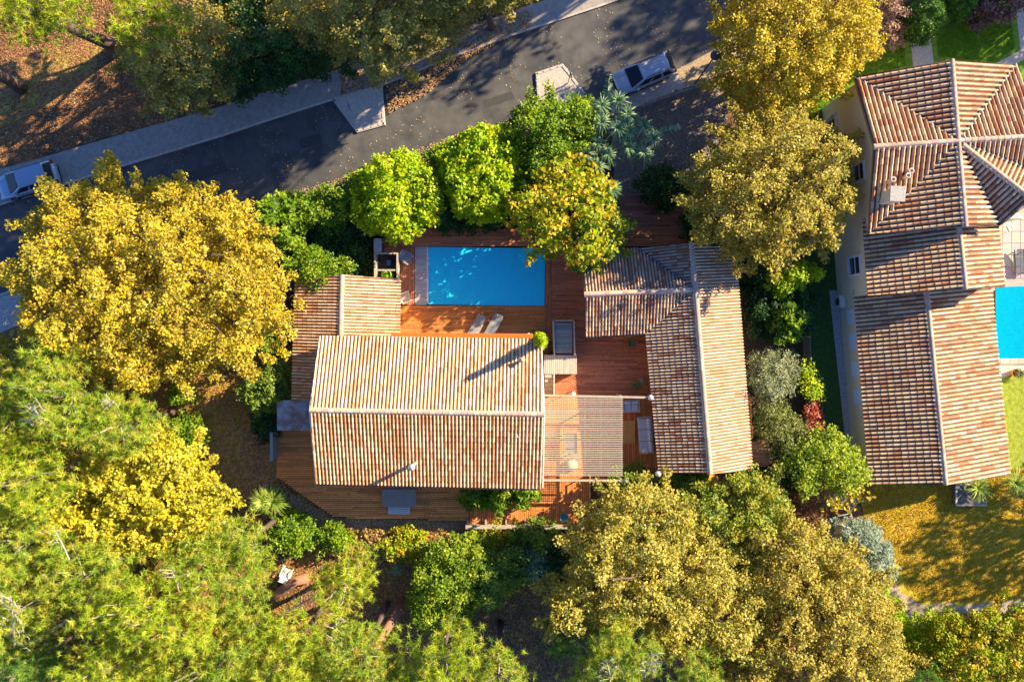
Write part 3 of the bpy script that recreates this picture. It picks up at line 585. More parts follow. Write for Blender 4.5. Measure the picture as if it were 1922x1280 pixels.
# ---------------- furniture ----------------
WHITE = mt('white_paint'); GREYW = mt('grey_wood', base=(.33, .36, .37), var=.2, scale=8); DARK = mt('dark_metal')
def at(px, py, z=DZ): return P(px, py, z)
def lounger(px, py, ang, label, group, z=DZ):
    c = at(px, py, z); r = empty('sun_lounger', c, label, 'sun lounger', group, ang)
    for nm, x0, x1, z0, z1 in (('seat', -.95, .25, .32, .34), ('backrest', .25, .92, .34, .52)):
        m = MB(); n = max(3, int((x1-x0)/.085))
        for i in range(n):
            t = (i+.5)/n; m.box((x0+(x1-x0)*t, 0, z0+(z1-z0)*t), (.07, .62, .025), rot=Matrix.Rotation(-math.atan2(z1-z0, x1-x0), 3, 'Y'))
        m.build(nm, GREYW, r, rel=True)
    m = MB()
    for s in (-1, 1): m.box((-.05, s*.34, .29), (1.9, .05, .07))
    m.build('frame', GREYW, r, rel=True)
    for sx in (-.85, .7):
        for s in (-1, 1): m = MB(); m.box((sx, s*.31, .13), (.06, .05, .26)); m.build('leg', GREYW, r, rel=True)
    return r
lounger(895.5, 613, math.radians(62), 'grey slatted sun lounger by the awning, nearer the covered roof wing', 'sun loungers below the pool')
lounger(927, 611, math.radians(62), 'grey slatted sun lounger by the awning, nearer the stair and plants', 'sun loungers below the pool')
def armchair(px, py, ang, label, mat, z=DZ):
    c = at(px, py, z); r = empty('garden_armchair', c, label, 'armchair', None, ang)
    m = MB()
    for i in range(6): m.box((-.28+i*.1, 0, .36-.02*i), (.085, .56, .025))
    m.build('seat', mat, r, rel=True)
    m = MB()
    for i in range(6): y = -.25+i*.1; m.box((-.45, y, .68), (.025, .085, .75), rot=Matrix.Rotation(-.35, 3, 'Y'))
    m.build('backrest', mat, r, rel=True)
    for s in (-1, 1): m = MB(); m.box((-.02, s*.36, .56), (.75, .13, .03)); m.build('armrest', mat, r, rel=True)
    for sx in (-.3, .3):
        for s in (-1, 1): m = MB(); m.box((sx, s*.33, .27), (.06, .05, .54)); m.build('leg', mat, r, rel=True)
    return r
armchair(766, 486, math.radians(-35), 'blue grey wooden armchair near the top left corner of the pool', mt('bluegrey_wood', base=(.26, .32, .37)))
armchair(764, 559, math.radians(20), 'cream wooden armchair beside the tiled wing and the pool corner', mt('cream_wood', base=(.7, .6, .47)))
def box_thing(name, label, cat, c, size, mat, ang=0, part='body', lid=None, bevel=.02):
    r = empty(name, (c[0], c[1], c[2]), label, cat, None, ang); m = MB(); m.box((0, 0, size[2]/2), size); m.build(part, mat, r, bevel=bevel, rel=True)
    if lid: m = MB(); m.box((0, 0, size[2]+.03), (size[0]+.06, size[1]+.06, .05)); m.build('lid', lid, r, rel=True)
    return r
c = at(709, 461, 1); box_thing('storage_box', 'grey storage box standing on the deck above the wooden playpen frame', 'box', (c.x, c.y, DZ), (.5, .95, .7), GREYW, lid=mt('light_grey', base=(.5, .52, .52)))
# wooden frame shelter
r = empty('log_store', at(724, 498, 0), 'open wooden frame store with a green ball and a blue bin in it', 'store'); X0, Y0 = at(704, 476, 1.5).xy; X1, Y1 = at(746, 524, 1.5).xy
for x in (X0, X1):
    for y in (Y0, Y1): m = MB(); m.box((x, y, .8), (.1, .1, 1.6)); m.build('post', mt('silver_wood', base=(.45, .38, .30)), r)
m = MB()
for x in (X0, X1): m.box((x, (Y0+Y1)/2, 1.55), (.12, abs(Y1-Y0)-.1, .1)); m.box((x, (Y0+Y1)/2, .9), (.04, abs(Y1-Y0)-.12, .9))
m.box(((X0+X1)/2, Y0, 1.55), (abs(X1-X0)-.1, .12, .1)); m.box(((X0+X1)/2, Y0*.35+Y1*.65, 1.5), (abs(X1-X0)-.13, .12, .08), col=(.6, .4, .1)); m.build('rails', mt('silver_wood'), r)
m = MB(); m.prism([(X0, Y0), (X1, Y0), (X1, Y1), (X0, Y1)], .36, .40); m.build('floor', mt('dark_floor', base=(.05, .04, .035)), r)
c = at(727, 517, .9); b = MB(); b.lathe((c.x, c.y, .45), [(.02, 0), (.3, .08), (.46, .3), (.46, .45), (.3, .7), (.03, .82)], 18); tag(b.build('ball', mt('green_ball', base=(.22, .42, .02), rough=.5), smooth=True), 'big green ball in the wooden frame store', 'ball')
c = at(729, 493, .9); box_thing('bin', 'small blue bin inside the wooden frame store', 'bin', (c.x, c.y, .42), (.3, .4, .4), mt('blue_plastic', base=(.06, .16, .4)))
# table + benches on the front terrace
r = empty('dining_table', at(748, 935), 'grey topped garden table on the front terrace between two benches', 'table'); zt = DZ+.75
q = [P(x, y, zt).xy for x, y in ((717, 921), (720, 918), (778, 918), (781, 921), (781, 947), (776, 952), (722, 952), (717, 948))]
m = MB(); m.prism(q, zt-.05, zt); m.build('tabletop', mt('slate_top', base=(.28, .27, .26), var=.15), r, bevel=.01)
for x, y in ((724, 924), (774, 924), (724, 946), (774, 946)): c = P(x, y, .8); m = MB(); m.box((c.x, c.y, (DZ+zt)/2-.02), (.08, .08, zt-DZ-.06)); m.build('leg', mt('light_metal', base=(.5, .5, .5)), r)
for px, py, col, lb in ((749, 958.5, (.50, .62, .66), 'pale blue slatted bench below the grey garden table'), (749, 913, (.40, .40, .42), 'grey slatted bench tucked between the table and the house eave')):
    zb = DZ+.45; r = empty('bench', at(px, py), lb, 'bench'); c = P(px, py, zb); m = MB()
    for i in range(4): m.box((c.x, c.y-.2+i*.135, zb), (1.62, .11, .03))
    m.build('seat', mt('bench_%d' % py, base=col, var=.08), r)
    for s in (-1, 1): m = MB(); m.box((c.x+s*.7, c.y, (DZ+zb)/2-.01), (.06, .42, zb-DZ-.03)); m.build('leg', mt('bench_%d' % py), r)
# long grey bench / planter box at the terrace edge
r = empty('edge_bench', P(985, 985), 'long weathered grey bench with divider blocks along the lower terrace edge', 'bench'); a, b = P(874, 984, .8), P(1100, 988, .8)
m = MB(); m.box((a+b)/2-Vector((0, .1, .2)), ((b-a).length, .28, .55), 0); m.build('seat', mt('silver_wood'), r)
m = MB()
for t in (0, .15, .32, .48): p = a.lerp(b, t); m.box((p.x+.15, p.y+.2, .62), (.12, .3, .5))
m.build('dividers', mt('silver_wood'), r)
r = empty('handrail', P(1106, 940), 'thin wooden handrail on the right side of the front terrace', 'handrail'); a, b = P(1107, 893, 1.3), P(1108, 978, 1.3)
m = MB(); m.box((a+b)/2, (.08, (b-a).length, .06)); m.build('rail', mt('yellow_wood', base=(.45, .28, .12)), r)
for t in (.02, .35, .66, .98): p = a.lerp(b, t); m = MB(); m.box((p.x, p.y, .8), (.07, .07, .92)); m.build('post', mt('yellow_wood'), r)
# kettle grill, bowl
c = at(1091, 965, .9); r = empty('kettle_grill', (c.x, c.y, DZ), 'black kettle barbecue on the terrace corner', 'barbecue')
m = MB(); m.lathe((c.x, c.y, DZ+.55), [(.05, 0), (.25, .06), (.33, .2), (.34, .26)], 20); m.build('bowl', DARK, r, smooth=True)
m = MB(); m.lathe((c.x, c.y, DZ+.815), [(.35, 0), (.31, .12), (.18, .22), (.03, .25)], 20); ld = m.build('lid', mt('black_gloss', base=(.015, .015, .018), rough=.2), r, smooth=True)
m = MB(); m.tube([(c.x-.08, c.y, DZ+1.06), (c.x-.08, c.y, DZ+1.12), (c.x+.08, c.y, DZ+1.12), (c.x+.08, c.y, DZ+1.06)], .012, 6); m.build('handle', mt('light_metal'), ld)
for k in range(3): t = k*2.094+.3; m = MB(); m.tube([(c.x+.12*math.cos(t), c.y+.12*math.sin(t), DZ+.58), (c.x+.3*math.cos(t), c.y+.3*math.sin(t), DZ)], .015, 6); m.build('leg', mt('light_metal'), r)
c = at(1059, 971, .6); b = MB(); b.lathe((c.x, c.y, DZ), [(.16, 0), (.30, .22), (.35, .3), (.32, .3), (.26, .2), (.14, .04)], 22); bo = b.build('basin', mt('teal_plastic', base=(.10, .38, .42), rough=.4), smooth=True); tag(bo, 'round teal basin on the front terrace beside the barbecue', 'basin')
# pergola
r = empty('pergola', P(1095, 820), 'slatted wooden pergola roof between the main house and the sofa terrace', 'pergola'); zp = 2.95
m = MB(); y0, y1 = 748, 892; n = 43
for i in range(n):
    y = y0+(y1-y0)*i/(n-1); a, b = P(1020, y, zp), P(1169+random.uniform(-.4, .4), y+.3, zp); m.box((a+b)/2+Vector((0, 0, random.uniform(-.004, .004))), ((b-a).length, .044, .03), math.atan2((b-a).y, (b-a).x), col=tuple(x*random.uniform(.85, 1.12) for x in (.56, .50, .42)))
m.build('slats', PLANK, r)
m = MB()
for x in (1021, 1058, 1098, 1128, 1166): a, b = P(x, 746, zp-.1), P(x, 894, zp-.1); m.box((a+b)/2, (.06, (b-a).length, .12))
m.build('rafters', mt('rafter_wood', base=(.28, .20, .14)), r)
m = MB()
for y in (768, 787, 806, 825, 844, 862, 881): a, b = P(1022, y, zp-.04), P(1167, y, zp-.04); m.box((a+b)/2, ((b-a).length, .07, .045))
m.build('gap_shade_bars', mt('gap_shade', base=(.10, .08, .07)), r)  # added dark bars whose colour stands in for shadowed gaps across the slats
for y, lab in ((742, 0), (901, 1)): a, b = P(1018, y, zp-.08), P(1180 if lab else 1222, y+(1 if lab else 4), zp-.08); m = MB(); m.box((a+b)/2, ((b-a).length, .14, .16), math.atan2((b-a).y, (b-a).x)); m.build('beam', mt('silver_wood'), r)
for x, y in ((1020, 744), (1166, 744), (1020, 900), (1166, 900)): c = P(x, y, 2.8); m = MB(); m.box((c.x, c.y, 1.6), (.12, .12, 2.5)); m.build('post', mt('silver_wood'), r)
# things below the pergola
c = at(1072, 832, 1); r = empty('low_table', (c.x, c.y, DZ), 'grey rectangular table seen through the pergola slats', 'table'); m = MB(); m.box((c.x, c.y, DZ+.72), (.85, 1.5, .05)); m.build('tabletop', mt('slate_top'), r)
for sx in (-1, 1):
    for sy in (-1, 1): m = MB(); m.box((c.x+sx*.36, c.y+sy*.66, DZ+.345), (.06, .06, .69)); m.build('leg', DARK, r)
c = at(1073, 873, .6); b = MB(); b.lathe((c.x, c.y, DZ), [(.42, 0), (.46, .25), (.40, .34), (.02, .36)], 20); tag(b.build('pouf', mt('pale_green_cloth', base=(.45, .55, .38)), smooth=True), 'round pale green pouf under the pergola', 'pouf')
# coffee table, sofas
c = at(1181, 811, .7); r = empty('coffee_table', (c.x, c.y, DZ), 'varnished golden wood coffee table in front of the grey corner sofa', 'table'); m = MB()
for i in range(7): m.box((c.x-.36+i*.12, c.y, DZ+.38), (.11, 1.68, .04), col=tuple(x*random.uniform(.9, 1.1) for x in (.62, .33, .07)))
m.build('tabletop', PLANK, r)
for sx in (-1, 1):
    for sy in (-1, 1): m = MB(); m.box((c.x+sx*.33, c.y+sy*.72, DZ+.18), (.07, .07, .36)); m.build('leg', mt('yellow_wood'), r)
CL = node_mat('grey_cushion', (.52, .60, .68), .95, .06, 3); FR = mt('sofa_frame', base=(.48, .46, .42))
def sofa(name, label, px, py, ang, L, D, n):
    c = at(px, py, .8); r = empty(name, (c.x, c.y, DZ), label, 'sofa' if n > 1 else 'armchair', None, ang)
    m = MB(); m.box((0, 0, .15), (L, D, .26)); m.build('frame', FR, r, bevel=.03, rel=True)
    w = (L-.2)/n
    for i in range(n):
        m = MB(); m.box((-L/2+.1+w*(i+.5), -.08, .36), (w-.03, D-.22, .16)); m.build('seat_cushion', CL, r, bevel=.05, rel=True)
        m = MB(); m.box((-L/2+.1+w*(i+.5), D/2-.16, .58), (w-.04, .2, .42), rot=Matrix.Rotation(-.2, 3, 'X')); m.build('back_cushion', CL, r, bevel=.06, rel=True)
    for s in (-1, 1): m = MB(); m.box((s*(L/2-.04), 0, .38), (.08, D, .3)); m.build('armrest', FR, r, bevel=.02, rel=True)
    m = MB(); m.box((0, D/2+.02, .45), (L, .05, .55)); m.build('back_panel', FR, r, rel=True)
    return r
sofa('sofa', 'long grey cushioned sofa against the courtyard house wall', 1211, 817, math.radians(-86), 2.75, .95, 3)
sofa('garden_armchair', 'grey cushioned armchair at the upper right corner of the pergola', 1185, 763, math.radians(3), 1.25, .9, 2)
c = at(1213, 848, 1.2); b = MB(); b.lathe((c.x, c.y, .82), [(.03, 0), (.26, .05), (.3, .1), (.2, .17), (.02, .2)], 16, sy=.7); tag(b.build('cushion', mt('cream_cloth', base=(.75, .72, .66)), smooth=True), 'cream cushion lying on the end of the grey sofa', 'cushion')
# globe lamps
for px, py, zz, rr, lb in ((1222, 746, 3.0, .22, 'white globe lamp on the corner of the courtyard house gutter'), (1236, 889, 3.0, .24, 'white globe lamp at the lower gable corner of the courtyard house'), (1076, 739, 2.7, .16, 'small white globe lamp above the pergola beam'), (992, 629, 3.4, .15, 'small white globe lamp at the right end of the orange awning')):
    c = P(px, py, zz); r = empty('globe_lamp', (c.x, c.y, 0), lb, 'lamp', 'white globe lamps'); m = MB(); m.lathe((c.x, c.y, zz-rr), [(rr*math.sin(k*math.pi/10)+.001, rr-rr*math.cos(k*math.pi/10)) for k in range(11)], 18); m.build('globe', mt('opal_globe', base=(.85, .85, .83), rough=.3, var=.01), r, smooth=True)
    m = MB(); m.tube([(c.x, c.y, .05), (c.x, c.y, zz-rr+.02)], .035, 8); m.build('post', DARK, r)
# stair, slatted enclosure, platform beside the main house
r = empty('slatted_enclosure', P(1060, 635), 'blue grey slatted wooden enclosure with a raised rail beside the courtyard', 'enclosure'); z = 1.5
m = MB(); planks(m, [(1040, 606), (1074, 606), (1074, 663), (1040, 663)], z, h0, w=.17, length=5, col=(.20, .25, .28), var=.2); m.build('slats', PLANK, r)
m = MB()
for x in (1038.5, 1077): a, b = P(x, 602, z+.1), P(x+2, 666, z+.1); m.box((a+b)/2, (.1, (b-a).length, .1), .03); m.box((a+b)/2-Vector((0, 0, .8)), (.05, (b-a).length-.1, 1.2), .03)
a, b = P(1040, 602, z+.1), P(1076, 602, z+.1); m.box((a+b)/2, ((b-a).length-.1, .1, .1)); m.build('rails', mt('silver_wood'), r)
r = empty('platform', P(1053, 682), 'pale weathered plank platform at the head of the small stair', 'platform')
m = MB(); planks(m, [(1021, 666), (1083, 667), (1083, 702), (1021, 702)], 1.2, v0, length=3, col=(.50, .44, .38), var=.1); m.build('planks', PLANK, r)
m = MB(); m.prism([P(x, y, 1.15).xy for x, y in ((1022, 667), (1082, 668), (1082, 701), (1022, 701))], DZ, 1.15); m.build('skirt', mt('silver_wood'), r)
r = empty('stair', P(1030, 720), 'short flight of pale wooden steps between the main house and the courtyard deck', 'stair')
m = MB()
for i in range(5): a = P(1030, 705+i*8, 1.1-i*.15); m.box((a.x, a.y, 1.1-i*.15), (.6, .31, .05), col=tuple(x*random.uniform(.85, 1.1) for x in (.48, .38, .28)))
m.build('steps', PLANK, r)
m = MB(); a, b = P(1040, 700, 1.3), P(1040, 742, 1.0); m.box((a+b)/2, (.09, (b-a).length, .12)); a2 = a-Vector((0, 0, 0)); m.box((a+b)/2-Vector((0, 0, .4)), (.06, (b-a).length-.05, .6)); m.build('rail', mt('pale_wood', base=(.58, .5, .4)), r)
# wood platform right of courtyard house
r = empty('timber_platform', P(1428, 850), 'small rough timber platform against the right wall of the courtyard house', 'platform'); m = MB(); planks(m, [(1408, 828), (1444, 824), (1446, 874), (1410, 876)], .7, h0, length=2, col=(.40, .24, .15)); planks(m, [(1401, 738), (1409, 738), (1414, 824), (1406, 824)], .7, v0, w=.12, col=(.50, .25, .10)); m.build('planks', PLANK, r)
m = MB(); m.prism([P(x, y, .6).xy for x, y in ((1410, 829), (1443, 826), (1444, 873), (1411, 875))], 0.02, .65); m.build('base', mt('joist_wood'), r)
# yellow slide
c0, c1 = P(1338, 893, .9), P(1336, 917, .3); r = empty('play_slide', P(1337, 905), 'bright yellow plastic slide top below the courtyard house gable', 'slide'); rings = []
for i in range(9):
    t = i/8; p = c0.lerp(c1, t); w = .42*math.sin(math.pi*(.18+.64*t))**.6*(1 if t < .7 else 1-(t-.7)*1.9); rings.append([p+Vector((w*math.cos(k*math.pi/6+math.pi), 0, .12+.16*math.sin(k*math.pi/6+math.pi)*-1*(-1))) for k in range(7)]+[p+Vector((w*.86*math.cos(math.pi-k*math.pi/6+math.pi), 0, .13+.11*math.sin(math.pi-k*math.pi/6+math.pi))) for k in range(7)])
m = MB(); m.loft(rings); m.build('chute', mt('yellow_plastic', base=(.85, .42, .01), rough=.35, var=.03), r, smooth=True)
m = MB(); m.box((c0.x, c0.y, .45), (.5, .08, .85)); m.build('support', mt('yellow_plastic'), r)
# potted plants
def potted(px, py, label, R, pal, n=60, z=DZ, col=(.4, .4, .4), pr=.22, off=(0, 0)):
    c = at(px, py, z+.3); r = empty('potted_plant', (c.x, c.y, z), label, 'potted plant'); m = MB(); m.lathe((c.x, c.y, z), [(pr*.7, 0), (pr, .35), (pr*1.08, .42), (pr*.9, .42), (pr*.85, .33)], 16); m.build('pot', mt('pot_%d' % px, base=col), r, smooth=True)
    burst(r, 'foliage', (c.x+off[0], c.y+off[1], z+.45), R, n, .06, pal, mat=LEAF); return r
potted(1190, 645, 'bushy dark plant in a grey pot under the courtyard house eave', .55, 'olive', off=(-.2, .05))
potted(1201, 716, 'feathery plant in a pale ring pot in the courtyard corner', .6, 'olive', col=(.5, .42, .25), off=(-.3, -.3))
potted(1905, 700, 'round plant in a terracotta pot beside the neighbour pool', .5, 'olive', z=.03, col=(.55, .22, .08), pr=.3, off=(.25, 0))
# neighbour patio furniture
c = P(1892, 430, .5); r = empty('garden_chair', (c.x, c.y, .07), 'white garden chair with wooden seat on the villa patio', 'chair', None, .5)
m = MB(); m.box((0, 0, .42), (.5, .5, .04)); m.build('seat', mt('pale_wood'), r, rel=True); m = MB(); m.box((0, .27, .68), (.5, .04, .5), rot=Matrix.Rotation(-.2, 3, 'X')); m.build('backrest', WHITE, r, rel=True)
for sx in (-1, 1):
    for sy in (-1, 1): m = MB(); m.box((sx*.22, sy*.22, .2), (.04, .04, .4)); m.build('leg', WHITE, r, rel=True)
    m = MB(); m.box((sx*.27, 0, .6), (.05, .5, .03)); m.build('armrest', WHITE, r, rel=True)
r = lounger(1909, 492, math.radians(92), 'dark blue sun lounger on the tiled villa patio', None, .07)
NV = mt('navy_fabric', base=(.05, .07, .12)); 
for k in r.children: k.data.materials[0] = NV

# ---------------- street objects ----------------
def island(label, px, sign, sgn_label):
    c = P(sum(p[0] for p in px)/len(px), sum(p[1] for p in px)/len(px)); r = empty('traffic_island', c, label, 'traffic island', 'concrete islands in the road')
    m = MB(); m.prism([P(x, y).xy for x, y in px], .0, .14); m.build('slab', CONC, r, bevel=.03)
    m = MB(); n = len(px)
    for i in range(n):
        a, b = P(*px[i]), P(*px[(i+1) % n]); L = (b-a).length; d = (b-a).normalized(); k = int(L/.5); s = (Vector((c.x, c.y, 0))-(a+b)/2).normalized()
        for j in range(k): p = a.lerp(b, (j+.5)/k)+s*.14; m.box((p.x, p.y, .158), (L/k*.82, .14, .04), math.atan2(d.y, d.x))
    m.build('edging_stones', mt('pale_stone', base=(.5, .47, .43)), r)
    c = P(*sign); s = empty('traffic_sign', (c.x, c.y, .14), sgn_label, 'traffic sign', 'round signs on the road islands')
    m = MB(); m.tube([(c.x, c.y, .14), (c.x, c.y, 2.3)], .035, 8); m.build('pole', mt('grey_steel', base=(.35, .36, .38), metal=.4, rough=.4), s)
    d = Vector((math.cos(.30), math.sin(.30), 0)); m = MB(); m.tube([Vector((c.x, c.y, 2.1))+d*.04, Vector((c.x, c.y, 2.1))+d*.07], .33, 24); f = m.build('disc', mt('sign_back', base=(.22, .24, .27), rough=.5), s)
    m = MB(); m.tube([Vector((c.x, c.y, 2.1))+d*.071, Vector((c.x, c.y, 2.1))+d*.078], .30, 24); m.build('face', mt('sign_blue', base=(.03, .12, .5), rough=.4), f)
    return r
island('wedge shaped concrete traffic island below the big oak on the road', [(623, 188), (718, 160), (724, 236), (670, 251)], (665, 217), 'round traffic sign on a pole on the left road island')
island('concrete traffic island left of the silver blue car', [(1004, 138), (1056, 121), (1068, 136), (1102, 181), (1060, 195), (1008, 196)], (1066, 158), 'round traffic sign on the road island nearest the silver blue car')
m = MB(); m.prism([P(x, y).xy for x, y in ((1130, 190), (1150, 160), (1268, 133), (1286, 166), (1208, 199), (1150, 212))], .0, .05); struct(m.build('parking_pad', CONC))
b = P(1303, 160); r = empty('street_lamp', b, 'black street lamp standing at the fence under the golden tree', 'street lamp'); m = MB(); m.tube([b, b+Vector((0, 0, 1)), b+Vector((0, 0, 5.9))], [.09, .06, .045], 10); m.build('pole', DARK, r, smooth=True)
m = MB(); m.lathe(b+Vector((0, 0, 5.85)), [(.08, 0), (.32, .08), (.34, .2), (.22, .42), (.04, .5)], 16); m.build('lantern', DARK, r, smooth=True)
def picket(label, pts, hgt=1.3, sp=.22, mat=None, name='fence', w=.09):
    r = empty(name, P(*pts[0]), label, 'fence'); m = MB(); q = MB(); mat = mat or mt('fence_paint', base=(.42, .40, .38))
    for a, b in zip(pts[:-1], pts[1:]):
        a, b = P(*a), P(*b); L = (b-a).length; d = (b-a).normalized(); k = int(L/sp); rz = math.atan2(d.y, d.x)
        for i in range(k): p = a.lerp(b, (i+.5)/k); m.box((p.x, p.y, hgt/2+.1), (w, .03, hgt), rz)
        for z in (.35, hgt-.1): q.box(((a+b)/2).to_tuple()[:2]+(z,), (L, .05, .07), rz)
        n = int(L/2.2)+1
        for i in range(n+1): p = a.lerp(b, i/n); pb = MB(); pb.box((p.x, p.y, hgt/2+.08), (.12, .12, hgt+.15), rz); pb.build('post', mat, r)
    m.build('pickets', mat, r); q.build('rails', mat, r); return r
picket('grey slatted driveway gate and fence below the parked silver blue car', [(1207, 201), (1262, 181), (1350, 150)], 1.2, .24, name='driveway_gate')
picket('low dark picket fence under the oaks along the upper pavement', [(410, 196), (480, 172), (650, 120), (760, 84), (870, 46), (985, 8)], 1.1, .2, mat=mt('dark_fence', base=(.07, .07, .075)))
r = empty('side_fence', P(1500, 650), 'grey board fence between the courtyard garden and the villa lawn', 'fence'); m = MB(); a, b = P(1500, 505), P(1512, 760); L = (b-a).length; d = (b-a).normalized()
for i in range(int(L/.16)): p = a+d*(i+.5)*.16; m.box((p.x, p.y, .75), (.15, .025, 1.5), math.atan2(d.y, d.x), col=tuple(x*random.uniform(.8, 1.2) for x in (.18, .18, .17)))
m.build('boards', PLANK, r)
for i in range(5): p = a.lerp(b, i/4); m = MB(); m.box((p.x-.06, p.y, .8), (.1, .1, 1.6)); m.build('post', mt('silver_wood'), r)

# ---------------- cars ----------------
def car(label, pc, pf, paint, glassc=(.02, .03, .04), rails=True, Lc=4.55, Wc=1.86, Hc=1.62):
    c = P(*pc); f = P(*pf); ang = math.atan2(f.y-c.y, f.x-c.x); r = empty('parked_car', c, label, 'car', 'cars parked along the road', ang)
    h = Lc/2; hw = Wc/2
    def ring(x, w, zt, zb=.28, zbelt=None, rr=.12):
        zs = zbelt or (zt-.1)
        pts = [(w*.86, zb), (w*.98, zb+.14), (w, (zb+zs)/2), (w*.985, zs-.04), (w*.93, zs+.02), (w*.8, zt-.015), (w*.45, zt), (0, zt+.012)]
        pts = pts+[(-a, b) for a, b in pts[-2::-1]]
        return [Vector((x, a, b)) for a, b in pts]
    st = [(h, hw*.48, .60, .42), (h-.04, hw*.68, .72, .32), (h-.14, hw*.83, .82, .24), (h-.38, hw*.94, .91, .24), (h-.9, hw*.99, 1.0, .24), (h-1.3, hw, 1.05, .24), (h-2.0, hw, 1.05, .24), (-.2, hw, 1.05, .24), (-h+1.2, hw, 1.06, .24), (-h+.5, hw*.98, 1.06, .24), (-h+.2, hw*.91, 1.03, .28), (-h+.06, hw*.80, .94, .36), (-h, hw*.62, .8, .42)]
    m = MB(); m.loft([ring(x, w, zt, zb) for x, w, zt, zb in st][::-1]); body = m.build('body', paint, r, smooth=True, rel=True)
    for s in (-1, 1): hm = MB(); hm.tube([(h-.28, s*.42, .915), (h-.9, s*.5, 1.01), (h-1.05, s*.56, 1.045)], .02, 6); hm.build('hood_crease', paint, r, rel=True, smooth=True)
    # bumper and sill trim
    m = MB()
    for s in (-1, 1): m.box((0, s*(hw-.0), .3), (Lc*.55, .04, .14))
    m.box((h-.03, 0, .36), (.1, Wc*.62, .16)); m.box((h-.02, 0, .62), (.06, Wc*.5, .12)); m.box((h-1.12, 0, 1.045), (.1, Wc*.7, .02)); m.box((-h+.03, 0, .4), (.1, Wc*.66, .16)); m.build('trim', mt('black_trim', base=(.03, .03, .03)), body, rel=True, bevel=.015)
    # cabin: lower ring at belt, upper ring at roof
    def sec(x, w, z): return [Vector((x, w, z)), Vector((x, -w, z))]
    xb = [h-1.02, -h+.14]; xr = [h-1.98, -h+.60]; wb = hw*.92; wr = hw*.70; zb = 1.04; zr = Hc-.05
    def quadm(name, q, mat, par, th=.02):
        q = [Vector(p) for p in q]; n = (q[1]-q[0]).cross(q[2]-q[0]).normalized(); mm = MB(); k = len(q); mm.add(q+[p-n*th for p in q], [tuple(range(k)), tuple(range(k, 2*k))[::-1]]+[(i, i+k, (i+1) % k+k, (i+1) % k) for i in range(k)]); return mm.build(name, mat, par, rel=True)
    GL = mt('car_glass', base=glassc, rough=.2, var=.02, spec=.25)
    cb = MB(); cb.loft([[Vector((xb[0], wb, zb)), Vector((xb[0]+.06, 0, zb)), Vector((xb[0], -wb, zb)), Vector((xb[1], -wb, zb)), Vector((xb[1]-.05, 0, zb)), Vector((xb[1], wb, zb))][::-1], [Vector((xr[0], wr, zr)), Vector((xr[0]+.06, 0, zr)), Vector((xr[0], -wr, zr)), Vector((xr[1], -wr, zr)), Vector((xr[1]-.05, 0, zr)), Vector((xr[1], wr, zr))][::-1]])
    cb.build('cabin', paint, r, rel=True, bevel=.04)
    # roof skin slightly domed
    n = 6; vs = []; 
    for i in range(n+1):
        for j in range(n+1):
            tx, ty = i/n, j/n*2-1; x = xr[0]+.04+(xr[1]-xr[0]-.06)*tx; vs.append((x, wr*.97*ty, zr+.045+.05*(1-(2*tx-1)**2)*.8-.05*ty*ty*.8))
    mm = MB(); mm.add(vs, [(i*(n+1)+j, i*(n+1)+j+1, (i+1)*(n+1)+j+1, (i+1)*(n+1)+j) for i in range(n) for j in range(n)]); mm.build('roof', paint, r, smooth=True, rel=True)
    e = .012
    def lp(a, b, t): return Vector(a).lerp(Vector(b), t)
    FB, FT = (xb[0]+.03, 0, zb), (xr[0]+.03, 0, zr)
    quadm('windshield', [Vector((xb[0]-.02+.05, wb*.86, zb+.04)), Vector((xr[0]+.12, wr*.86, zr-.03)), Vector((xr[0]+.12, -wr*.86, zr-.03)), Vector((xb[0]+.03, -wb*.86, zb+.04))], GL, r, -.02)
    quadm('rear_window', [Vector((xb[1]-.04, -wb*.8, zb+.14)), Vector((xr[1]-.10, -wr*.84, zr-.04)), Vector((xr[1]-.10, wr*.84, zr-.04)), Vector((xb[1]-.04, wb*.8, zb+.14))], GL, r, -.02)
    for s in (-1, 1):
        for (ta, tb) in ((.06, .36), (.39, .66), (.69, .93)):
            q = [lp((xb[0], s*wb, zb), (xb[1], s*wb, zb), ta+.04), lp((xb[0], s*wb, zb), (xb[1], s*wb, zb), tb), lp((xr[0], s*wr, zr), (xr[1], s*wr, zr), tb-.01), lp((xr[0], s*wr, zr), (xr[1], s*wr, zr), max(.02, ta))]
            lo = [q[0].lerp(q[3], .12), q[1].lerp(q[2], .12), q[1].lerp(q[2], .88), q[0].lerp(q[3], .88)]; lo = [p+Vector((0, s*.012, .004)) for p in lo]; quadm('side_window', lo if s < 0 else lo[::-1], GL, r, .02)
        mm = MB(); mm.box((xb[0]-.35, s*(hw+.07), 1.02), (.16, .2, .14)); mm.build('mirror', paint, r, rel=True, bevel=.03)
        if rails and s > 0:
            mm = MB()
            for y in (-.45, -.22, 0, .22, .45): mm.box(((xr[0]+xr[1])/2, y, zr+.088-.04*y*y), (abs(xr[1]-xr[0])*.72, .03, .02))
            mm.build('roof_ribs', mt('rib_paint', base=(.5, .52, .56), metal=.4, rough=.4), r, rel=True)
        if rails: mm = MB(); mm.tube([(xr[0]-.1, s*wr*.9, zr+.03), (xr[0]-.2, s*wr*.9, zr+.09), (xr[1]+.2, s*wr*.9, zr+.09), (xr[1]+.1, s*wr*.9, zr+.03)], .02, 6); mm.build('roof_rail', DARK, r, rel=True)
        mm = MB(); mm.box((h-.2, s*hw*.74, .74), (.3, .34, .12), s*-.35); mm.build('headlight', mt('lamp_glass', base=(.6, .65, .7), rough=.1), r, rel=True, bevel=.03)
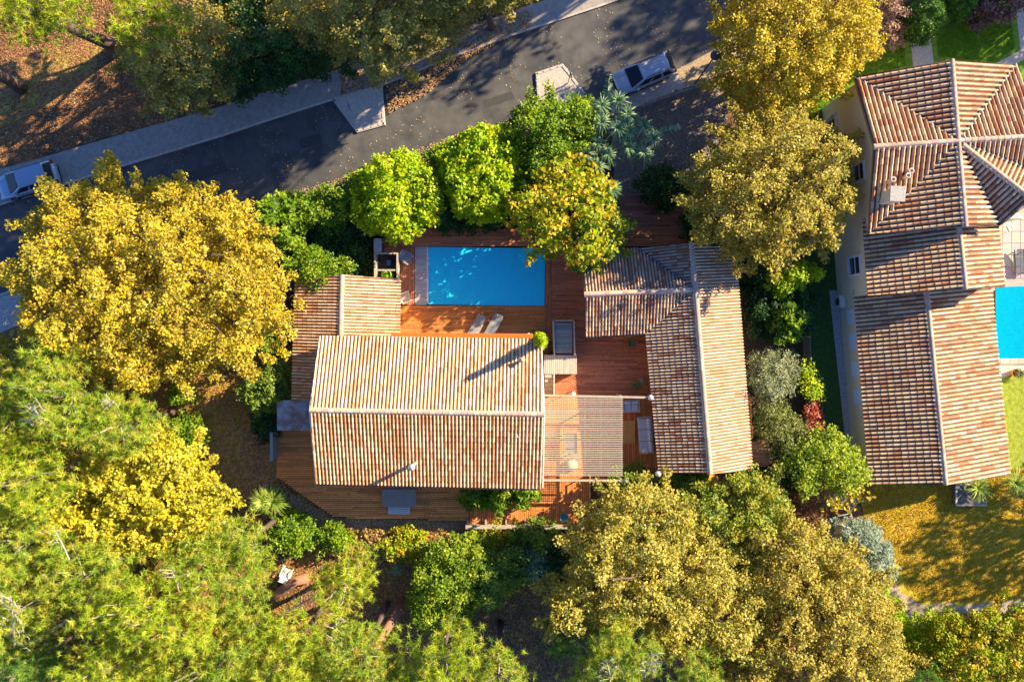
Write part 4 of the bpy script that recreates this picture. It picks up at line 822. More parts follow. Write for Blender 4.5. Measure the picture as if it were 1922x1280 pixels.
        mm = MB(); mm.box((-h+.10, s*hw*.80, .92), (.18, .26, .2), s*.25); mm.build('taillight', mt('red_lens', base=(.5, .02, .02), rough=.2), r, rel=True, bevel=.03)
        for x in (h-.85, -h+.85):
            w = empty('wheel', (x, s*(hw-.1), .33)); w.parent = r
            mm = MB(); mm.tube([(0, -.11, 0), (0, .11, 0)], .34, 22); mm.build('tyre', mt('rubber', base=(.02, .02, .02)), w, rel=True, bevel=.02)
            mm = MB(); mm.tube([(0, s*.09, 0), (0, s*.118, 0)], .22, 14); mm.build('rim', mt('alloy', base=(.5, .5, .52), metal=.8, rough=.3), w, rel=True)
    return r
SILV = node_mat('silver_blue_paint', (.50, .55, .62), .26, .02, 2, metal=.3, coat=.6); SKY = node_mat('pale_blue_paint', (.34, .43, .54), .3, .02, 2, metal=.3, coat=.6)
car('silver blue estate car with black roof rails parked by the driveway gate', (1205, 145), (1150, 168), SILV)
car('pale blue estate car cut by the left edge of the photo', (63, 343), (4, 361), SKY, rails=False)

# ---------------- trees and shrubs ----------------
tree('golden_tree', 'huge golden yellow tree filling the left side below the road', 'tree', [(200, 288), (215, 300), (222, 340), (250, 356), (285, 362), (300, 333), (322, 335), (330, 352), (378, 350), (385, 362), (370, 392), (398, 402), (426, 372), (450, 375), (458, 402), (490, 402), (488, 450), (522, 490), (542, 530), (545, 600), (505, 640), (480, 690), (400, 700), (350, 715), (290, 738), (230, 732), (190, 712), (140, 690), (110, 640), (60, 625), (45, 578), (38, 542), (8, 512), (15, 495), (48, 490), (58, 450), (50, 420), (75, 400), (102, 380), (82, 352), (110, 352), (140, 368), (150, 342), (175, 360), (192, 335)], 3, 9.5, 'gold', trunk=.45, layers=4, wl=3.4)
tree('golden_tree', 'brownish gold tree between the courtyard house and the villa', 'tree', [(1300, 300), (1330, 290), (1360, 240), (1400, 215), (1450, 205), (1500, 215), (1540, 250), (1590, 258), (1600, 300), (1588, 350), (1606, 370), (1582, 410), (1560, 450), (1500, 480), (1440, 497), (1390, 490), (1350, 460), (1310, 450), (1288, 400), (1295, 350)], 3, 8.5, 'browngold', trunk=.35)
tree('golden_tree', 'bright golden tree at the top of the photo above the street lamp', 'tree', [(1340, 48), (1362, 40), (1368, 8), (1385, -40), (1615, -40), (1640, 40), (1655, 80), (1620, 112), (1600, 140), (1560, 172), (1520, 198), (1450, 205), (1400, 213), (1370, 180), (1342, 150), (1350, 100)], 3, 9, 'gold', trunk=.35)
tree('golden_tree', 'pale gold tree below the sofa terrace with a green shrub row above it', 'tree', [(1110, 960), (1125, 920), (1180, 905), (1250, 918), (1290, 945), (1310, 990), (1352, 1010), (1400, 1060), (1440, 1120), (1440, 1180), (1400, 1240), (1330, 1230), (1230, 1215), (1190, 1170), (1060, 1182), (1020, 1160), (1022, 1110), (1070, 1060), (1060, 1010)], 2.5, 9, 'palegold', trunk=.35)
tree('golden_tree', 'wide ochre tree in the lower right next to the dry lawn', 'tree', [(1405, 1000), (1440, 970), (1480, 965), (1545, 1000), (1600, 1030), (1645, 1090), (1675, 1150), (1695, 1220), (1710, 1330), (1280, 1330), (1330, 1250), (1380, 1220), (1410, 1150), (1400, 1080), (1390, 1030)], 2.5, 8.5, 'browngold', trunk=.35)
tree('yellow_tree', 'bright yellow tree between the pines and the leafy lawn on the left', 'tree', [(150, 880), (220, 850), (290, 800), (340, 830), (380, 842), (390, 900), (442, 932), (420, 960), (410, 1020), (330, 1040), (250, 1040), (130, 1020), (100, 1000), (70, 980), (90, 920)], 2, 6.5, 'yellowgreen', leaf=(.125, .09), trunk=.25)
tree('yellow_tree', 'yellow and green tree in the lower right corner of the photo', 'tree', [(1720, 1215), (1760, 1165), (1830, 1150), (1880, 1145), (1990, 1120), (1990, 1310), (1720, 1310)], 2, 7, 'limegold', trunk=.25)
tree('green_tree', 'loose bright green tree strip between the ochre tree and the dry lawn corner', 'tree', [(1655, 1095), (1680, 1120), (1690, 1165), (1780, 1150), (1810, 1165), (1750, 1230), (1760, 1300), (1700, 1310), (1690, 1220), (1668, 1150)], 1, 4, 'lime', trunk=.15)
tree('green_tree', 'green and yellow tree directly below the courtyard house gable', 'tree', [(1320, 925), (1400, 890), (1450, 900), (1485, 950), (1480, 985), (1440, 1010), (1410, 1075), (1350, 1050), (1300, 1000), (1280, 945)], 2, 6, 'midyellow', trunk=.2)
tree('oak_tree', 'dark olive oak in shade between the left pines and the upper pavement', 'oak tree', [(215, 110), (235, 80), (290, 75), (340, 70), (350, 30), (420, 25), (470, 60), (480, 105), (440, 130), (430, 170), (400, 195), (330, 205), (310, 218), (280, 180), (270, 140), (240, 130)], 3, 10, 'oak', trunk=.35)
tree('oak_tree', 'broad olive oak with golden sunlit top overhanging the upper pavement', 'oak tree', [(500, -40), (880, -40), (850, 50), (820, 95), (760, 120), (745, 138), (700, 150), (690, 115), (640, 110), (600, 90), (560, 75), (525, 70), (505, 20)], 3, 11, 'oak', trunk=.4)
tree('oak_tree', 'small olive oak beyond the picket fence at the top centre of the photo', 'oak tree', [(850, -150), (1040, -150), (1000, -10), (960, 5), (930, 18), (880, 28), (845, 40), (830, 0)], 3, 12, 'oak', trunk=.25)
tree('evergreen_tree', 'very dark evergreen thicket tree between the two olive oaks', 'tree', [(380, -40), (520, -40), (510, 30), (540, 80), (600, 100), (640, 118), (560, 145), (490, 165), (440, 185), (430, 150), (480, 100), (450, 40)], 1.5, 9, 'dark', trunk=.25)
tree('lime_tree', 'round vivid yellow-green tree at the pool left corner', 'tree', circle(745, 370, 79, 77, 20, .06), 1, 5, 'lime', leaf=(.13, .09), trunk=.2, rough=.1)
tree('lime_tree', 'vivid yellow-green tree directly above the middle of the pool', 'tree', [(850, 270), (900, 240), (940, 245), (972, 280), (978, 330), (960, 370), (930, 410), (895, 415), (860, 395), (832, 350), (828, 300)], 1, 5, 'lime', leaf=(.13, .09), trunk=.2, rough=.1)
tree('autumn_tree', 'loose yellow and orange leaved tree over the right corner of the pool', 'tree', [(985, 360), (1010, 320), (1060, 295), (1100, 320), (1130, 340), (1145, 390), (1160, 420), (1165, 455), (1145, 480), (1120, 505), (1080, 500), (1060, 470), (1015, 472), (985, 450), (962, 410), (960, 380)], 2.5, 6.5, 'limegold', leaf=(.16, .11), trunk=.2, gap=.7, nl=13, layers=3, rough=.25)
tree('green_tree', 'medium green tree at the road edge below the right traffic island', 'tree', [(950, 240), (975, 205), (1010, 192), (1060, 190), (1110, 200), (1120, 240), (1100, 280), (1060, 300), (1000, 320), (970, 290), (955, 260)], 2, 5.5, 'green', trunk=.2)
tree('green_tree', 'dark green broad leaved tree between the right lime tree and the palms', 'tree', [(975, 275), (1020, 265), (1090, 275), (1110, 310), (1060, 330), (1000, 340), (975, 320)], 1, 4.2, 'green', trunk=.15)
tree('green_tree', 'green leaved tree side hanging over the corner of the courtyard house', 'tree', [(1075, 400), (1130, 370), (1160, 400), (1168, 440), (1150, 480), (1120, 508), (1085, 510), (1070, 470)], 2, 5, 'midgreen', trunk=.15)
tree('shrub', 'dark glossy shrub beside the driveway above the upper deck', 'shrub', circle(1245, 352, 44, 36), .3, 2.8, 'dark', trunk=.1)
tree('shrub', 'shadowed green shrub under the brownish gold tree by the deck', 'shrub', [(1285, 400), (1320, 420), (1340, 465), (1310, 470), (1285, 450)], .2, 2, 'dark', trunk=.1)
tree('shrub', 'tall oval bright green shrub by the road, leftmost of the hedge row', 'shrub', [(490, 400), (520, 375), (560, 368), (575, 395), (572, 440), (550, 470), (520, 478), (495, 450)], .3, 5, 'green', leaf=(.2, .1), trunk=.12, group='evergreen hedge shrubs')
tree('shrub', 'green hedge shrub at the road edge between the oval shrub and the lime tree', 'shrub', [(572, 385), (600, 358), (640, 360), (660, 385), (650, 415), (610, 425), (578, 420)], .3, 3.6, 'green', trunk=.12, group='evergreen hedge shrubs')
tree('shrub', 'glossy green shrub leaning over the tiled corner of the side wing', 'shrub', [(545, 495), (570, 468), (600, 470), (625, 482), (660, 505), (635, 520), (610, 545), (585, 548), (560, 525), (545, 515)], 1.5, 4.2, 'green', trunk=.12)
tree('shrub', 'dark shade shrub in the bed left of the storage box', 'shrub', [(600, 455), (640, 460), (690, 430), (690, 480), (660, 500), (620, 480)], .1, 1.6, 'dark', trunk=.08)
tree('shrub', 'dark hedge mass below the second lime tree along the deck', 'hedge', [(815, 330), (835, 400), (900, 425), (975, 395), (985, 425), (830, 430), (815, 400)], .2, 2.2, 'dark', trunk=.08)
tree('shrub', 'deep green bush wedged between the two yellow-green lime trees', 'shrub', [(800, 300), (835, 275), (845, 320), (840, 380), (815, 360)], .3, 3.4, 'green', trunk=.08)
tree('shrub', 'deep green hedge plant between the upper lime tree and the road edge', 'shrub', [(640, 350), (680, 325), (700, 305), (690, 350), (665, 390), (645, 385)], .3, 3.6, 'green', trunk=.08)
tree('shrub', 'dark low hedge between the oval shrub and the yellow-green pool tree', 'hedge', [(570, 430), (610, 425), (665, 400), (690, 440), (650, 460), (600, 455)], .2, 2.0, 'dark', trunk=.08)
tree('shrub', 'small light green shrub left of the side wing', 'shrub', [(490, 610), (510, 590), (528, 615), (522, 650), (500, 668), (485, 655)], .3, 3, 'midgreen', trunk=.1)
tree('shrub', 'large glossy shrub beside the metal lean-to roof', 'shrub', [(460, 725), (480, 700), (520, 682), (545, 700), (540, 735), (520, 765), (480, 765), (458, 750)], .3, 3.4, 'midgreen', trunk=.12)
tree('shrub', 'dark shrub below the glossy shrub at the left deck edge', 'shrub', [(480, 768), (515, 768), (518, 810), (500, 822), (480, 805)], .2, 2, 'dark', trunk=.1)
tree('shrub', 'round bright green shrub on the leafy lawn beside the long shadow', 'shrub', circle(354, 810, 30, 28), .1, 2, 'green', trunk=.08)
tree('shrub', 'small flat green shrub at the foot of the huge golden tree', 'shrub', circle(342, 738, 22, 12), .1, 1, 'green', trunk=.05)
tree('shrub', 'rusty brown bush between the pine and the round green shrub', 'shrub', circle(298, 828, 20, 16), .1, 1.2, 'brown', trunk=.05)
tree('shrub', 'dense round green shrub under the yucca at the lower left of the terrace', 'shrub', circle(550, 997, 38, 36), .2, 2.6, 'green', trunk=.1)
tree('shrub', 'small fresh green shrub between the round shrub and the lime bush', 'shrub', circle(629, 1008, 26, 24), .1, 1.8, 'green', trunk=.08)
tree('shrub', 'yellow-green creeping bush along the bed below the terrace', 'shrub', [(725, 1015), (760, 995), (790, 1000), (805, 1022), (785, 1045), (745, 1050), (722, 1035)], .1, 1.1, 'limegold', trunk=.06, gap=.5)
tree('shrub', 'big dark green shrub mass in the lower garden, left half', 'shrub', [(800, 1030), (850, 1010), (900, 1010), (915, 1060), (905, 1110), (870, 1160), (820, 1185), (780, 1160), (775, 1110), (785, 1060)], .3, 4.2, 'deepgreen', trunk=.15)
tree('shrub', 'big mid green shrub mass in the lower garden, right half', 'shrub', [(905, 1040), (950, 1030), (985, 1045), (985, 1090), (950, 1120), (915, 1130), (900, 1100)], .3, 3.8, 'midgreen', trunk=.12)
tree('shrub', 'bluish green bush beside the mid green shrub mass', 'shrub', circle(1008, 1055, 26, 28), .2, 2.2, 'bluegreen', trunk=.08)
tree('shrub', 'soft green bush just below the long grey terrace bench', 'shrub', circle(1008, 1005, 32, 24), .1, 2, 'midgreen', trunk=.08)
tree('shrub', 'golden low bush under the grey terrace bench', 'shrub', [(895, 1000), (930, 988), (975, 990), (970, 1010), (930, 1020), (900, 1015)], .1, .9, 'limegold', trunk=.05)
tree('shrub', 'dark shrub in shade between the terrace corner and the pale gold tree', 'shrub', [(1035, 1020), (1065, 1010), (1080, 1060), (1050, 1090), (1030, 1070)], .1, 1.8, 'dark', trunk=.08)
tree('shrub', 'light green shrub beside the sofa terrace corner', 'shrub', [(1130, 910), (1165, 885), (1190, 878), (1230, 890), (1232, 925), (1200, 930), (1140, 925)], .3, 3, 'midgreen', trunk=.1)
tree('shrub', 'green shrub below the courtyard house between lamp and slide', 'shrub', circle(1288, 905, 34, 22), .3, 2.6, 'midgreen', trunk=.1)
tree('shrub', 'lush green fern-like hedge under the main house eave', 'shrub', [(868, 925), (880, 905), (1000, 905), (1006, 925), (985, 943), (960, 935), (935, 952), (905, 948), (875, 940)], .5, 2.6, 'green', leaf=(.26, .06), trunk=.06)
c = P(1012, 640, 3.0); r = empty('conical_cypress', (c.x, c.y, 0), 'tall narrow bright yellow-green cypress at the corner of the main house roof', 'cypress')
n = 5200; zz = 8.6*(1-rng.random(n)**.7); th = rng.uniform(0, 6.283, n); rr = (.12+.62*(1-zz/8.7))*rng.random(n)**.35*(1+.2*np.sin(zz*5+th*2)); rr = np.minimum(rr, .75)
np_mesh('crown', leaf_quads(np.stack([c.x+rr*np.cos(th), c.y+rr*np.sin(th), zz+.1], 1), .12, .05, .4), 4, cols_for('lime', n), LEAF, r)
m = MB(); m.tube([(c.x, c.y, 0), (c.x, c.y, 7.5)], [.1, .02], 7); m.build('trunk', BARK, r)
# right hand garden bed
tree('feathery_shrub', 'lime green feathery shrub lit in the shade beside the villa', 'shrub', [(1445, 520), (1480, 500), (1530, 505), (1535, 520), (1500, 530), (1470, 550), (1450, 540)], 2, 4, 'lime', trunk=.08)
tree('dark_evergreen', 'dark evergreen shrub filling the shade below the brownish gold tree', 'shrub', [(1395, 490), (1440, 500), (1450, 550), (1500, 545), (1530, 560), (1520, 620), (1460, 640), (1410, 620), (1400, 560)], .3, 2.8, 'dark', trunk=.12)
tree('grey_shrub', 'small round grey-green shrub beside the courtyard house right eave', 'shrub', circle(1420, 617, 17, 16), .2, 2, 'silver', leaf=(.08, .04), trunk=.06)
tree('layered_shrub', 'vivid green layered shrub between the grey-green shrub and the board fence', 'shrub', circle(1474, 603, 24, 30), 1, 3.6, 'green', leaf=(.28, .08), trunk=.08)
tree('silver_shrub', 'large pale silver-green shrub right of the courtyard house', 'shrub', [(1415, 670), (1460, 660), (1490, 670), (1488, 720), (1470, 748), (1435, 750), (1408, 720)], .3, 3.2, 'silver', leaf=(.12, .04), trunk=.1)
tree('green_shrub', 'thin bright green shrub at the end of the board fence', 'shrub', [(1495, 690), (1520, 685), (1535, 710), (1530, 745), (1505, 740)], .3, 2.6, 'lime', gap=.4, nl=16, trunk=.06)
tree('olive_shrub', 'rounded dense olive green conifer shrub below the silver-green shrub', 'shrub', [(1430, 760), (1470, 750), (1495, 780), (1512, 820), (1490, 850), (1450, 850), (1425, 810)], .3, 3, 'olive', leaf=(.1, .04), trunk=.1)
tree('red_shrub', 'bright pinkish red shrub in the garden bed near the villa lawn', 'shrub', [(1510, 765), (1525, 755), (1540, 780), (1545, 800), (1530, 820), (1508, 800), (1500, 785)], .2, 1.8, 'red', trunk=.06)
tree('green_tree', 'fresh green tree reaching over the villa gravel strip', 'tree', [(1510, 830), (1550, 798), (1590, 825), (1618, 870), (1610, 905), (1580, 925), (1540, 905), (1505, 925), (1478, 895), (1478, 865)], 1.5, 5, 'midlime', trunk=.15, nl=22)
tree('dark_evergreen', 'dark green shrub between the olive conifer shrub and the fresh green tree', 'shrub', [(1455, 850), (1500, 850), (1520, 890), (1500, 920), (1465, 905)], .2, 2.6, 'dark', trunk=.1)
tree('brown_shrub', 'wispy reddish brown shrub between the green and ochre trees', 'shrub', [(1480, 915), (1520, 900), (1530, 945), (1530, 985), (1495, 990), (1480, 950)], .2, 2.8, 'brown', leaf=(.12, .03), gap=.3, trunk=.08)
tree('sage_shrub', 'blue-grey olive bush at the corner of the dry lawn', 'shrub', [(1545, 990), (1580, 972), (1632, 980), (1660, 1025), (1672, 1075), (1650, 1090), (1610, 1060), (1560, 1020)], .4, 3.2, 'sage', leaf=(.13, .05), trunk=.12)
# top right garden
tree('clipped_shrub', 'big round clipped dark green bush above the villa path', 'shrub', circle(1722, 40, 38, 42, 20, .02), .2, 3.8, 'clip', leaf=(.08, .05), sp=.36, trunk=.1, rough=.015)
tree('clipped_shrub', 'smaller dark green bush right of the big clipped bush', 'shrub', circle(1790, 14, 30, 26, 18, .03), .2, 3, 'clip', leaf=(.08, .05), sp=.36, trunk=.1, rough=.02)
tree('purple_shrub', 'purple brown leafy shrub in the shade at the top right corner', 'shrub', [(1815, 20), (1850, -30), (1925, -30), (1925, 20), (1880, 40), (1830, 50)], .2, 2.6, 'purple', trunk=.1)
tree('pink_shrub', 'pinkish brown sunlit shrub between the golden tree and the clipped bush', 'shrub', [(1620, 10), (1650, -30), (1690, -20), (1695, 40), (1690, 80), (1650, 95), (1640, 60)], .2, 3, 'pinkbrown', gap=.2, trunk=.1)
# trees just outside the frame whose shadows fall into the picture
def far_tree(lb, tx, ty, h, r, n=20):
    """stands h/tan(sun) away from the ground spot (tx, ty) its crown shades"""
    k = h/math.tan(SUN_EL)*25; gx, gy = tx+k*math.cos(AZ), ty-k*math.sin(AZ); z0, z1 = h-r*.8, h+r*.8; zm = z0+.45*(z1-z0); q = H/(H-zm)
    tree('street_tree', lb, 'tree', circle(961+(gx-961)*q, 640+(gy-640)*q, r*25*q, r*25*q*.9), z0, z1, 'oak', nl=max(8, int(n*.8)), layers=2, trunk=.4, leaf=(.2, .14), sp=.8, group='trees beyond the frame edge')
for a in (('very tall tree beyond the top edge left of the parked silver blue car', 430, 320, 18, 4.0), ('tall tree beyond the top edge above the parked silver blue car', 900, 85, 14, 3.0, 10),
    ('tall tree beyond the top edge left of the leaning pine trunk', 0, 215, 10, 3.0, 14), ('tall tree far beyond the top edge above the villa', 1340, -15, 17, 4.0), ('very tall tree beyond the top edge above the broad oak', 70, 440, 20, 4.6),
    ('tree beyond the right edge shading the dry lawn', 1890, 1045, 8, 5.4, 14), ('tree beyond the right edge behind the villa pool', 1905, 235, 9.5, 3.2, 16), ('tree beyond the right edge shading the villa front lawn', 1835, 80, 8, 4.2, 18), ('tree beyond the top edge behind the villa path', 1700, 60, 9, 3.2, 14)): far_tree(*a)

# pines
pine('pine_tree', 'pine with bright needles and a thick leaning trunk in the top left corner', [(-40, -40), (140, -40), (155, 20), (160, 60), (125, 65), (100, 45), (75, 85), (40, 75), (10, 50), (-40, 40)], 11, 14, 'pinebright', base=(224, 90), trunk=.44)
pine('pine_tree', 'pine with bright needles right of the thick leaning trunk at the top left', [(205, -40), (340, -40), (334, 40), (310, 60), (280, 70), (265, 98), (235, 90), (232, 55), (210, 15)], 9, 12.5, 'pinebright', base=(400, 40), trunk=.3)
pine('pine_tree', 'pine mostly beyond the left edge with its trunk foot inside the photo', [(-150, 60), (-60, 40), (-25, 90), (-40, 140), (-140, 150)], 10, 13, 'pinebright', base=(40, 165), trunk=.4)
PN = [
 ('pine crown touching the left edge just below the huge golden tree', [(-40, 690), (20, 690), (30, 740), (40, 800), (0, 840), (-40, 830)], 7, 11, 'pine'),
 ('pine crown with a pale bare fork just below the huge golden tree', [(70, 640), (130, 650), (145, 700), (150, 740), (205, 750), (210, 800), (150, 830), (100, 810), (60, 790), (45, 720)], 7, 11.5, 'pine'),
 ('pine crown whose right tip reaches the leafy lawn', [(210, 740), (250, 745), (295, 760), (305, 800), (270, 830), (230, 850), (190, 845), (170, 800), (200, 770)], 6, 10, 'pine'),
 ('pine crown at the left edge level with the yellow tree', [(-40, 830), (60, 830), (110, 860), (135, 910), (100, 960), (40, 960), (-40, 950)], 8, 12, 'pinebright'),
 ('dull green pine crown at the left edge below the yellow tree level', [(-40, 950), (50, 950), (95, 985), (110, 1040), (60, 1080), (-40, 1070)], 7, 11.5, 'pine'),
 ('broad pine crown under the yellow tree, second from the left edge', [(110, 1010), (200, 1030), (260, 1050), (270, 1110), (200, 1140), (120, 1120), (90, 1070)], 7, 11, 'pine'),
 ('pine crown in the lower left with white dead branches', [(-40, 1070), (60, 1080), (110, 1110), (100, 1180), (40, 1220), (-40, 1210)], 7, 12, 'pine'),
 ('dark pine crown at the bottom left corner', [(-40, 1210), (50, 1220), (120, 1230), (130, 1310), (-40, 1310)], 7, 11, 'pinedark'),
 ('vivid pine crown standing over the middle of the lower left wood', [(270, 1090), (320, 1080), (360, 1110), (400, 1150), (400, 1200), (350, 1230), (300, 1210), (250, 1180), (210, 1190), (150, 1160), (190, 1130)], 9, 13, 'pinebright'),
 ('pine crown between the yellow tree and the yucca, with short needles', [(300, 1050), (350, 1020), (400, 1000), (430, 1050), (480, 1060), (510, 1100), (480, 1150), (420, 1150), (380, 1120), (330, 1080)], 7, 11, 'pine'),
 ('small pine top between the round green shrub and the yellow tree', [(405, 985), (440, 970), (480, 985), (505, 1020), (512, 1060), (480, 1065), (440, 1050), (415, 1020)], 6, 9.5, 'pine'),
 ('vivid pine crown on the bottom edge, second from the corner', [(120, 1230), (200, 1200), (260, 1190), (300, 1230), (310, 1310), (130, 1310)], 8, 12.5, 'pinebright'),
 ('pine crown on the bottom edge below the fallen white branch', [(310, 1240), (370, 1220), (430, 1160), (480, 1150), (520, 1160), (510, 1210), (470, 1250), (470, 1310), (310, 1310)], 7, 11.5, 'pine'),
 ('pine crown directly left of the dead white tree', [(500, 1160), (560, 1150), (610, 1180), (620, 1220), (580, 1310), (470, 1310), (480, 1240)], 7, 11, 'pinebright'),
 ('pine crown below the lime bush and left of the leaning trunk', [(620, 1175), (650, 1165), (700, 1170), (710, 1195), (760, 1200), (775, 1240), (740, 1310), (600, 1310), (615, 1220)], 7, 11, 'pine'),
 ('tall vivid pine crown on the bottom edge right of the leaning trunk', [(780, 1215), (820, 1180), (860, 1165), (895, 1165), (895, 1200), (885, 1240), (840, 1310), (740, 1310), (770, 1250)], 8, 12, 'pinebright'),
 ('pine crown on the bottom edge left of the dark hollow', [(890, 1240), (930, 1215), (970, 1220), (985, 1260), (980, 1310), (860, 1310)], 7, 10.5, 'pine'),
 ('dark pine crown below the pale gold tree with bright left tip', [(1030, 1180), (1070, 1168), (1110, 1175), (1130, 1200), (1110, 1230), (1060, 1235), (1030, 1215)], 5, 8, 'pinedark'),
 ('broad fan shaped pine crown on the bottom edge below the pale gold tree', [(1125, 1180), (1160, 1165), (1200, 1170), (1230, 1200), (1238, 1240), (1220, 1310), (1080, 1310), (1040, 1300), (1080, 1250), (1115, 1225)], 7, 11, 'pine'),
 ('small round pine crown on the bottom edge under the ochre tree', [(1280, 1235), (1310, 1225), (1340, 1245), (1350, 1310), (1270, 1310)], 8, 11, 'pine'),
 ('small pine top on the bottom edge between the bright strip and yellow tree', [(1715, 1265), (1735, 1255), (1770, 1275), (1780, 1310), (1715, 1310)], 5, 8, 'pinedark'),
 ('lime coloured pine bush above the dead white tree', [(650, 1045), (690, 1030), (700, 1060), (690, 1090), (680, 1120), (675, 1155), (650, 1150), (600, 1130), (590, 1100), (600, 1080), (635, 1065)], 3.5, 7, 'pinebright'),
]
for lb, poly, z0, z1, pal in PN: pine('pine_tree', lb, poly, z0, z1, pal)
# undergrowth below the pines
tree('undergrowth', 'yellowing undergrowth below the lower left pines', 'undergrowth', [(-40, 640), (60, 620), (300, 760), (280, 1050), (500, 1200), (760, 1250), (760, 1330), (-40, 1330)], .3, 3.6, 'goldgreen', sp=.9, layers=2, nl=16, trunk=.1, leaf=(.2, .14))

# yucca and strap plants
def strap(name, label, px, py, z, R, n, w, pal, cat='yucca', trunk=.1, heads=1, spread=.5, droop=.35, group=None):
    c = P(px, py, z); r = empty(name, (c.x, c.y, 0), label, cat, group)
    m = MB(); m.tube([(c.x, c.y, 0), (c.x, c.y, z)], [trunk*1.2, trunk], 8); m.build('trunk', BARK, r)
    for i in range(heads):
        a = 2*math.pi*i/max(1, heads); o = Vector((math.cos(a), math.sin(a), 0))*spread*(heads > 1)
        burst(r, 'leaf_head', Vector((c.x, c.y, z))+o, R, n, w, pal, droop, up=.75)
    return r
strap('yucca', 'spiky yellow-green yucca at the lower left corner of the wooden terrace', 505, 940, 2.8, 1.25, 200, .075, 'strap', heads=2, spread=.35)
strap('yucca', 'blue-green spiky plant in the lower garden beside the dark shrub mass', 745, 1070, .5, .8, 80, .05, 'bluegreen')
strap('yucca', 'spiky palm-like plant by the lower right roof corner of the villa', 1835, 915, 1.0, 1.4, 110, .06, 'strap', spread=.4)
strap('yucca', 'yellow tall grass clump at the right edge below the villa roof', 1905, 905, .7, 1.5, 150, .06, 'strap')
for px, py, z, hd, sp_, lb in ((1150, 215, 4.6, 5, 1.0, 'blue-green drooping palm crown above the driveway edge'), (1200, 262, 4.2, 5, .95, 'blue-green drooping palm crown reaching over the driveway'), (1120, 290, 4.0, 4, .8, 'blue-green drooping palm crown beside the orange autumn tree'), (1135, 355, 3.4, 2, .5, 'small pale green palm by the upper deck edge')):
    strap('palm', lb, px, py, z, 1.15, 75, .065, 'bluegreen', cat='palm', heads=hd, spread=sp_, droop=.75, group='drooping palms by the driveway')
for px, py, ang, lb in ((1140, 185, 1.5, 'tall feathery plume rising from the palms toward the parked car'), (1235, 250, .25, 'long feathery plume leaning out over the driveway')):
    c = P(px, py, 3); r = empty('plume_plant', (c.x, c.y, 0), lb, 'plant'); m = MB(); d = Vector((math.cos(ang), math.sin(ang), .15))
    m.tube([(c.x, c.y, 0), (c.x-d.x*.8, c.y-d.y*.8, 2.2), Vector((c.x, c.y, 3))-d*.6, Vector((c.x, c.y, 3))+d*1.6], [.06, .05, .035, .01], 6); m.build('stem', TWIG, r)
    V = []; cc = []
    for k in range(90):
        t = random.random(); p = Vector((c.x, c.y, 3))+d*(t*2.2-.6); s = Vector((-d.y, d.x, 0))*random.choice((-1, 1)); e = p+(s*.8+d*.4)*random.uniform(.35, .6)*(1.1-t*.6)+Vector((0, 0, -.15)); w = d*.05
        V.append([p-w, p+w, e+w*.3, e-w*.3]); cc.append(np.array(random.choice(PAL['bluegreen']))*1.3)
    np_mesh('leaflets', np.array([[list(v) for v in f] for f in V]), 4, np.clip(np.array(cc), 0, .9), LEAF, r)
# ---------------- dead trees, logs, bits ----------------
def bare(name, label, base, tip, z0, z1, n, r0=.09, mat=PALEBARK, L=1.2, leaves=None, cat='dead tree', group=None):
    a = P(base[0], base[1], z0); b = P(tip[0], tip[1], z1); r = empty(name, (a.x, a.y, 0), label, cat, group); m = MB(); m.tube([a, a.lerp(b, .5)+Vector((.1, .05, .1)), b], [r0, r0*.7, r0*.25], 7)
    if z0 > .3 and cat == 'dead tree': m.tube([(a.x, a.y, 0), a], [r0*1.3, r0], 7)
    d = (b-a).normalized(); s = Vector((-d.y, d.x, 0)).normalized(); tips = []
    for i in range(n):
        t = random.uniform(.2, 1); p = a.lerp(b, t); e = random.choice((-1, 1)); l = L*random.uniform(.5, 1.1)*(1.2-t*.5); q1 = p+(s*e*.6+d*.5).normalized()*l*.5+Vector((0, 0, random.uniform(-.1, .4))); q2 = q1+(s*e*random.uniform(-.3, .9)+d*random.uniform(-.6, .8)).normalized()*l*.5+Vector((0, 0, random.uniform(-.2, .4)))
        m.tube([p, q1, q2], [r0*.4, r0*.25, .01], 5); tips.append(q2)
        for _ in range(2): q3 = q1.lerp(q2, random.random()); m.tube([q3, q3+Vector((random.uniform(-.3, .3), random.uniform(-.3, .3), random.uniform(-.1, .2)))*L*.6], [r0*.15, .008], 4)
    m.build('branches', mat, r)
    if leaves:
        c = np.repeat(np.array([list(t) for t in tips]), 7, 0); c = c+rng.normal(size=c.shape)*.22; np_mesh('leaves', leaf_quads(c, .17, .13, .5), 4, cols_for(leaves, len(c)), LEAF, r)
    return r
bare('dead_branch', 'long bare white branch lying diagonally above the brown litter', (535, 1150), (612, 1105), 2.0, 3.2, 18, .08, L=1.3, cat='branch')
bare('dead_tree', 'standing bare white dead tree rising from the lower pines', (632, 1240), (626, 1115), 3.0, 5.0, 26, .09, L=1.5)
bare('dead_tree', 'forked bare white dead tree in the lower left pine wood', (28, 1225), (20, 1120), 8.5, 12.4, 22, .1, L=1.8)
bare('dead_branch', 'bare pale fork poking out of the pine at left', (40, 800), (85, 765), 10.5, 11.8, 16, .09, L=1.2, cat='branch')
bare('dead_branch', 'bare twig whorl between the two pines below the golden tree', (190, 770), (215, 750), 9.5, 10.8, 14, .05, L=.8, cat='branch')
bare('dead_branch', 'straight pale branch at the top of the pine under the yellow tree', (130, 1050), (100, 990), 11, 12.2, 8, .05, L=.8, cat='branch')
bare('dead_branch', 'thin pale branch in the pine left of the yucca', (340, 1125), (322, 1070), 10.5, 11.6, 8, .05, L=.7, cat='branch')
bare('dead_branch', 'grey twig tangle on the fan shaped pine at the bottom', (1210, 1270), (1225, 1225), 10.5, 11.5, 18, .05, L=1.1, cat='branch')
